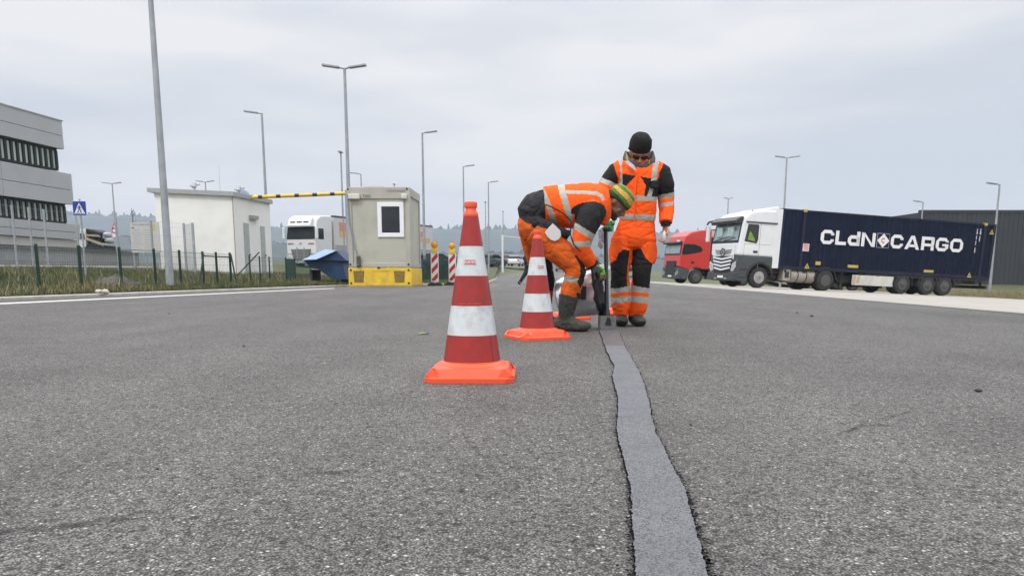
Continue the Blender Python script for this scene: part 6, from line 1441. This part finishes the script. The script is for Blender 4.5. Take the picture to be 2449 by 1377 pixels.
# shirt
m = MB(); m.loft([B(1330, 493), B(1300, 497), B(1280, 503), B(1270, 514), B(1268, 526)], [(.150, .125), (.158, .134), (.160, .134), (.152, .122), (.13, .09)], side=(0, 1, 0), n=22)
m.loft([B(1275, 530, -.14), B(1315, 545, -.155), B(1362, 563, -.15)], [(.05, .05), (.045, .045), (.035, .035)], n=12)
me = remesh(m, .007, 3, fold=.016, fs=11, seed=2, aniso=(1.4, 1, .8)); add_mesh(me, 'shirt', bkd, w2)
# jacket
sN = aN[:5] + [B(1411, 629, -.11)]; sF = aF[:5] + [B(1418, 632, .055)]
m = MB(); m.loft([B(1301, 494), B(1322, 493), B(1355, 494), B(1385, 494), B(1415, 492), B(1440, 488), B(1456, 486)], [(.166, .150), (.172, .158), (.180, .168), (.188, .176), (.196, .172), (.175, .148), (.11, .11)], side=(0, 1, 0), n=26, sq=.92)
m.loft([B(1446, 470, .0), B(1452, 490, -.02), B(1450, 520, -.02), B(1440, 536, -.02)], [(.07, .05), (.09, .04), (.08, .035), (.07, .03)], side=(0, 1, 0), n=12)
rN = [(.095,) * 2, (.098,) * 2, (.090,) * 2, (.070,) * 2, (.064,) * 2, (.052,) * 2]
m.loft(sN, rN, n=16); m.loft(sF, rN, n=16)
jb2 = [('torso', B(1305, 494), B(1445, 488), .16, .15)] + [('n', a, b, .085, .07) for a, b in zip(sN[1:-1], sN[2:])] + [('f', a, b, .085, .07) for a, b in zip(sF[1:-1], sF[2:])]
BT = [[(1278, 450), (1298, 446), (1312, 475), (1334, 535), (1320, 545), (1307, 493), (1290, 462)], [(1331, 430), (1347, 430), (1356, 470), (1369, 513), (1369, 545), (1362, 535), (1352, 505), (1340, 470)],
      [(1354, 455), (1395, 456), (1426, 458), (1440, 465), (1448, 478), (1441, 480), (1433, 471), (1423, 466), (1395, 464), (1356, 463)]]
SB = [(1366, 500), (1374, 493), (1394, 484), (1423, 481), (1441, 488), (1449, 497), (1444, 512), (1415, 557), (1390, 542), (1366, 528)]
def jf2(c, n):
    nm_, t = nearest(c, jb2); x, y = proj(c)
    a = y - (x - 1390) * .60
    if nm_ in 'nf' or (n.y < 0 and c.y < Y2 - .17 and inpoly(x, y, SB)):
        if nm_ == 'torso' or (y < 560 and a < 541 and x > 1363): return 2 if (nm_ != 'torso' and (y > 492 - (x - 1374) * -.0)) or inpoly(x, y, SB) else 0
        if 541 <= a < 558 and y < 575: return 1
        if 577 < y - (x - 1390) * -.08 < 591: return 1
        return 0
    if n.y < .6 and any(inpoly(x, y, P) for P in BT): return 1
    if n.y >= .6 and any(inpoly(x, y, P) for P in BT[:2]): return 1
    return 0
me = remesh(m, .0075, 3, fold=.010, fs=7.5, seed=1, aniso=(1.7, 1, .8)); add_mesh(me, 'jacket', [hv, rf_, bk], w2, fn=jf2)
m = MB(); m.loft([B(1411, 628, -.11), B(1417, 636, -.10)], [(.046,) * 2, (.042,) * 2], n=14); m.loft([B(1417, 631, .05), B(1422, 637, .05)], [(.044,) * 2, (.040,) * 2], n=14); m.build('cuff', bk, w2, world=True, smooth=60)
m = MB(); m.tube([B(1305, 489, -.20), B(1322, 496, -.225), B(1350, 512, -.225), B(1366, 530, -.22), B(1364, 560, -.22), B(1372, 585, -.26), B(1388, 602, -.27)], .005, n=5); m.build('cord', bk, w2, world=True)
m = MB(); P = [(1303, 556), (1308, 549), (1322, 534), (1335, 546), (1341, 553), (1342, 564), (1336, 573), (1327, 577), (1317, 574), (1309, 566)]; P = [B(a, b, -.235) for a, b in P]; k = len(P); m.add(P + [p + Vector((0, .012, 0)) for p in P], [tuple(range(k)), tuple(range(2 * k - 1, k - 1, -1))] + [(i, (i + 1) % k, k + (i + 1) % k, k + i) for i in range(k)]); m.build('hip_tag', mat('tag_white', (.60, .59, .58), .6, var=.04), w2, world=True, bevel=.003)
# trousers
m = MB(); m.loft([B(1272, 515), B(1275, 530), B(1278, 545), B(1284, 565)], [(.14, .105), (.160, .125), (.168, .130), (.15, .11)], side=(0, 1, 0), n=20)
m.loft([B(1284, 552, -.09), B(1310, 575, -.11), B(1340, 602, -.12), B(1370, 630, -.13), B(1378, 652, -.13), B(1371, 678, -.12), B(1363, 700, -.11), B(1361, 713, -.105)], [(.118,) * 2, (.112,) * 2, (.105,) * 2, (.092,) * 2, (.084,) * 2, (.076,) * 2, (.072,) * 2, (.066,) * 2], n=18)
m.loft([B(1363, 700, -.11), B(1376, 708, -.115), B(1387, 711, -.115)], [(.05, .04), (.035, .03), (.02, .02)], n=10)
m.loft([B(1275, 548, .09), B(1283, 595, .16), B(1296, 642, .20), B(1303, 672, .22), B(1301, 705, .24), B(1299, 725, .25)], [(.122,) * 2, (.112,) * 2, (.092,) * 2, (.086,) * 2, (.076,) * 2, (.068,) * 2], n=18)
def tf2(c, n):
    x, y = proj(c)
    if y < 560 and inpoly(x, y, [(1200, 480), (1230, 514), (1245, 522), (1258, 533), (1285, 541), (1312, 549), (1380, 566), (1380, 480)]): return 3
    if c.y > Y2 + .06: 
        if x > 1300 and 600 < y < 695: return 2
        return 1 if 668 < y < 684 else 0
    if inpoly(x, y, [(1374, 612), (1386, 604), (1400, 606), (1415, 640), (1402, 665), (1388, 690), (1380, 674), (1389, 655), (1386, 632)]): return 2
    if 662 < y - (x - 1370) * .12 < 676: return 1
    if inpoly(x, y, [(1378, 700), (1395, 702), (1395, 716), (1380, 714)]): return 2
    return 0
me = remesh(m, .0075, 3, fold=.014, fs=9, seed=11, aniso=(1, 1, 1.3)); add_mesh(me, 'trousers', [hvd, mat('reflective_dirty', (.30, .28, .23), .6, var=.25, vs=20), bk, bkd], w2, fn=tf2)
for (fx, dy, top) in ((1352, -.11, B(1361, 703, -.11)), (1297, .25, B(1299, 712, .25))):
    p = B(fx, 775, dy); m = MB(); shoe(m, (p.x, Y2 + dy, .008), (1, -.18, 0), .265, .054, 1.1); m.loft([(p.x + .0, Y2 + dy, .07), (p.x + .004, Y2 + dy, .14), top - Vector((0, 0, .02)), top], [(.056, .054), (.060, .056), (.078, .07), (.080, .072)], side=(1, 0, 0), n=18)
    me = remesh(m, .006, 2, fold=.006, fs=18, seed=4); clampz(me); add_mesh(me, 'boot', [bootm, boot2], w2, fn=lambda c, n: 1 if c.z < .11 else 0)
for a_, c_, dd, pp, ss in ((aN[-1], glk, (.75, .25, -.55), (-.1, .5, -.8), (.5, -.5, .6)), (aF[-1], gll, (.8, -.1, -.45), (-.2, -.3, -.8), (.5, .5, .6))):
    m = MB(); hand(m, a_, dd, pp, ss, curl=1.05, g=.005, s=.96); me = remesh(m, .005, 1); add_mesh(me, 'glove', c_, w2)

# ---------------------------------------------------------------- walking person far behind
Y3 = 33.0; W = lambda px, py, dy=0.0: at(px, py, Y3 + dy)
w3 = empty('person', (W(1262, 682).x, Y3, 0), 'distant person in dark clothing walking past behind the middle traffic cone', 'person')
m = MB(); R3_, q3 = head_parts(m, W(1276, 586), (.1, 0, 1), (1, -.1, -.1))
m.loft([W(1264, 636), W(1263, 615), W(1268, 602), W(1273, 594)], [(.15, .12), (.16, .13), (.18, .12), (.07, .07)], side=(0, 1, 0), n=12)
m.loft([W(1262, 634, -.08), W(1259, 650, -.08), W(1250, 664, -.08), W(1243, 677, -.08)], [(.11,) * 2, (.085,) * 2, (.065,) * 2, (.05,) * 2], n=10)
m.loft([W(1266, 634, .08), W(1275, 652, .08), W(1278, 668, .08), W(1282, 680, .08)], [(.11,) * 2, (.085,) * 2, (.065,) * 2, (.05,) * 2], n=10)
m.loft([W(1264, 603, -.2), W(1254, 618, -.22), W(1262, 632, -.2)], [(.06,) * 2, (.05,) * 2, (.035,) * 2], n=8); m.loft([W(1268, 603, .2), W(1278, 618, .2), W(1288, 625, .2)], [(.06,) * 2, (.05,) * 2, (.035,) * 2], n=8)
hand(m, W(1262, 632, -.2), (.5, -.1, -.8), (.5, 0, .3), (.3, -1, 0), curl=.5)
me = remesh(m, .012, 1); add_mesh(me, 'body', mat('skin', None), w3)
m = MB(); m.loft([W(1264, 640), W(1262, 622), W(1266, 604), W(1272, 597)], [(.20, .17), (.21, .17), (.22, .15), (.10, .10)], side=(0, 1, 0), n=14); m.loft([W(1264, 603, -.2), W(1253, 618, -.24), W(1261, 631, -.22)], [(.08,) * 2, (.075,) * 2, (.055,) * 2], n=10); m.loft([W(1268, 603, .2), W(1278, 618, .2), W(1287, 624, .2)], [(.08,) * 2, (.07,) * 2, (.05,) * 2], n=10)
me = remesh(m, .015, 2, fold=.02, fs=6); add_mesh(me, 'coat', mat('coat_navy', (.010, .014, .028), .8), w3)
m = MB(); m.loft([W(1262, 632, -.08), W(1259, 650, -.08), W(1250, 664, -.08), W(1244, 674, -.08)], [(.13,) * 2, (.105,) * 2, (.08,) * 2, (.07,) * 2], n=12); m.loft([W(1266, 632, .08), W(1275, 652, .08), W(1278, 668, .08), W(1281, 677, .08)], [(.13,) * 2, (.105,) * 2, (.08,) * 2, (.07,) * 2], n=12)
me = remesh(m, .015, 2, fold=.015, fs=8); add_mesh(me, 'trousers', mat('jeans_dark', (.010, .012, .020), .85), w3)
m = MB(); m.loft([W(1240, 673, -.08), W(1243, 680, -.08), W(1248, 684, -.08)], [(.05,) * 2, (.05,) * 2, (.03,) * 2], n=10); m.build('shoe', blk, w3, world=True, smooth=60)
m = MB(); p = W(1281, 681, .08); shoe(m, (p.x, p.y, .01), (1, 0, 0)); m.build('shoe', blk, w3, world=True, smooth=60)
m = MB(); m.ball(q3(0, -.02, .03), (.085, .105, .105), n=12, rot=R3_); m.build('hair', mat('hair_dark', (.02, .015, .012), .8), w3, world=True, smooth=60)

# ================================================================ TOOLS
K = lambda px, py, Y: at(px, py, Y)
stl = mat('kettle_steel', (.88, .90, .95), .27, metal=.7, var=.03, vs=6, dirt=(.60, .61, .66), dirt_amt=.35, ds=5, bump=.15, bs=12)
kt = empty('steel_kettle', (K(1385, 760, 6.2).x, 6.2, 0), 'tilted round steel kettle with a tar blackened mouth pouring into the metal box', 'kettle')
cm_ = K(1434, 697, 6.12); cb_ = K(1337, 714, 6.215); ax_ = (cm_ - cb_).normalized(); Lk = (cm_ - cb_).length
m = MB(); m.lathe([(.0, 0), (.135, 0), (.152, .012), (.158, .03), (.168, .06), (.172, .06), (.176, .10), (.192, Lk), (.186, Lk), (.17, .05), (.0, .04)], o=cb_, ax=ax_, n=48, close=False); m.build('drum', stl, kt, world=True, smooth=35)
m = MB(); m.lathe([(.192, Lk - .020), (.196, Lk - .006), (.196, Lk + .008), (.188, Lk + .014), (.178, Lk - .0), (.150, Lk - .02), (.0, Lk - .030)], o=cb_, ax=ax_, n=48); 
for i, v in enumerate(m.v): q = Vector(v); m.v[i] = tuple(q + ax_ * .016 * noise.noise(q * 22) + Vector((0, 0, 1)) * .006 * noise.noise(q * 40))
m.build('tar_rim', tar, kt, world=True, smooth=60)
m = MB(); nrm = ax_.orthogonal().normalized(); 
fr = Vector((.1, -1, .1)); fr = (fr - ax_ * ax_.dot(fr)).normalized(); c = cb_ + ax_ * (Lk - .10) + fr * .192
m.bar(c + Vector((0, 0, .06)), c - Vector((0, 0, .05)), .045, .02, up=fr); m.build('handle_lug', blk, kt, world=True, bevel=.006)
m = MB(); c = cb_ + ax_ * (Lk - .03) + Vector((0, 0, .20)); m.tube([c + Vector((-.0, -.12, -.05)), c + Vector((.0, -.10, .05)), c + Vector((0, 0, .075)), c + Vector((0, .10, .05)), c + Vector((0, .12, -.05))], .011, n=8); m.build('handle', mat('handle_steel', (.10, .10, .10), .5, metal=.5), kt, world=True, smooth=60)
# tar pour
m = MB(); m.loft([K(1442, 725, 6.08), K(1447, 742, 6.06), K(1449, 757, 6.05), K(1450, 772, 6.04), K(1450, 783, 6.04)], [(.035, .03), (.036, .03), (.034, .025), (.028, .022), (.035, .03)], side=(1, 0, 0), n=12)
me = remesh(m, .006, 2, fold=.016, fs=20, seed=7); o = add_mesh(me, 'poured_tar', tar); tag(o, 'black molten tar running from the kettle mouth into the metal box', 'tar')
# sealing box with pole
bx = empty('sealing_box', (K(1451, 790, 6.0).x, 6.0, .016), 'dented grey steel sealing box on a long black pole at the start of the joint', 'tool')
m = MB(); bm_ = mat('box_steel', (.20, .20, .20), .5, metal=.4, var=.2, vs=12, dirt=(.04, .04, .04), dirt_amt=.8, ds=14)
wx, hz2 = .062, .108
for args in ((-wx, wx, -.085, -.080, .0, hz2), (-wx, -wx + .005, -.080, .085, 0, hz2), (wx - .005, wx, -.080, .085, 0, hz2), (-wx + .005, wx - .005, .08, .085, 0, hz2)): m.box(*args)
m.build('box', bm_, bx)
m = MB(); m.loft([(-.0, -.083, .03), (.003, -.088, .085)], [(.030, .006), (.014, .006)], side=(1, 0, 0), n=12); m.ball((0, -.086, .085), (.013, .01, .012), n=10); m.build('front_stain', tar, bx)
tp = K(1448, 528, 6.18); o_ = bx.location
m = MB(); m.tube([(0, .0, .10), tp - o_], [.0165, .0165], n=14); m.build('pole', mat('pole_black', (.028, .032, .036), .35, var=.2), bx, smooth=60)
m = MB(); m.bar((0, -.0, .06), (0, -.0, .13), .04, .04); m.build('pole_socket', bm_, bx)
# white rag hanging from the pole grip
m = MB(); P = [(1443, 541), (1431, 548), (1428, 560), (1432, 572), (1429, 588), (1438, 596), (1447, 583), (1450, 560), (1450, 545)]; P = [K(a, b, 6.26) for a, b in P]; k = len(P)
m.add(P + [p + Vector((0, .02, 0)) for p in P], [tuple(range(k)), tuple(range(2 * k - 1, k - 1, -1))] + [(i, (i + 1) % k, k + (i + 1) % k, k + i) for i in range(k)])
me = remesh(m, .006, 3, fold=.02, fs=26); o = add_mesh(me, 'rag', mat('rag_white', (.66, .68, .74), .8, var=.06)); tag(o, 'white rag hanging at the grip of the black pole', 'rag')
# ---------------------------------------------------------------- haze
hb = MB(); hb.box(-2600, 2600, -70, 2750, -5, 215); hz = hb.build('haze', [])
hm = bpy.data.materials.new('haze'); hm.use_nodes = True; n = hm.node_tree.nodes; 
for q in list(n):
    if q.type != 'OUTPUT_MATERIAL': n.remove(q)
pv = n.new('ShaderNodeVolumePrincipled'); pv.inputs["Color"].default_value = (.72, .84, 1, 1); pv.inputs['Density'].default_value = .00034; pv.inputs['Anisotropy'].default_value = 0.0
hm.node_tree.links.new(pv.outputs[0], n['Material Output'].inputs['Volume']); hz.data.materials.append(hm); hz['kind'] = 'stuff'; hz['label'] = 'thin blue haze over the distance'
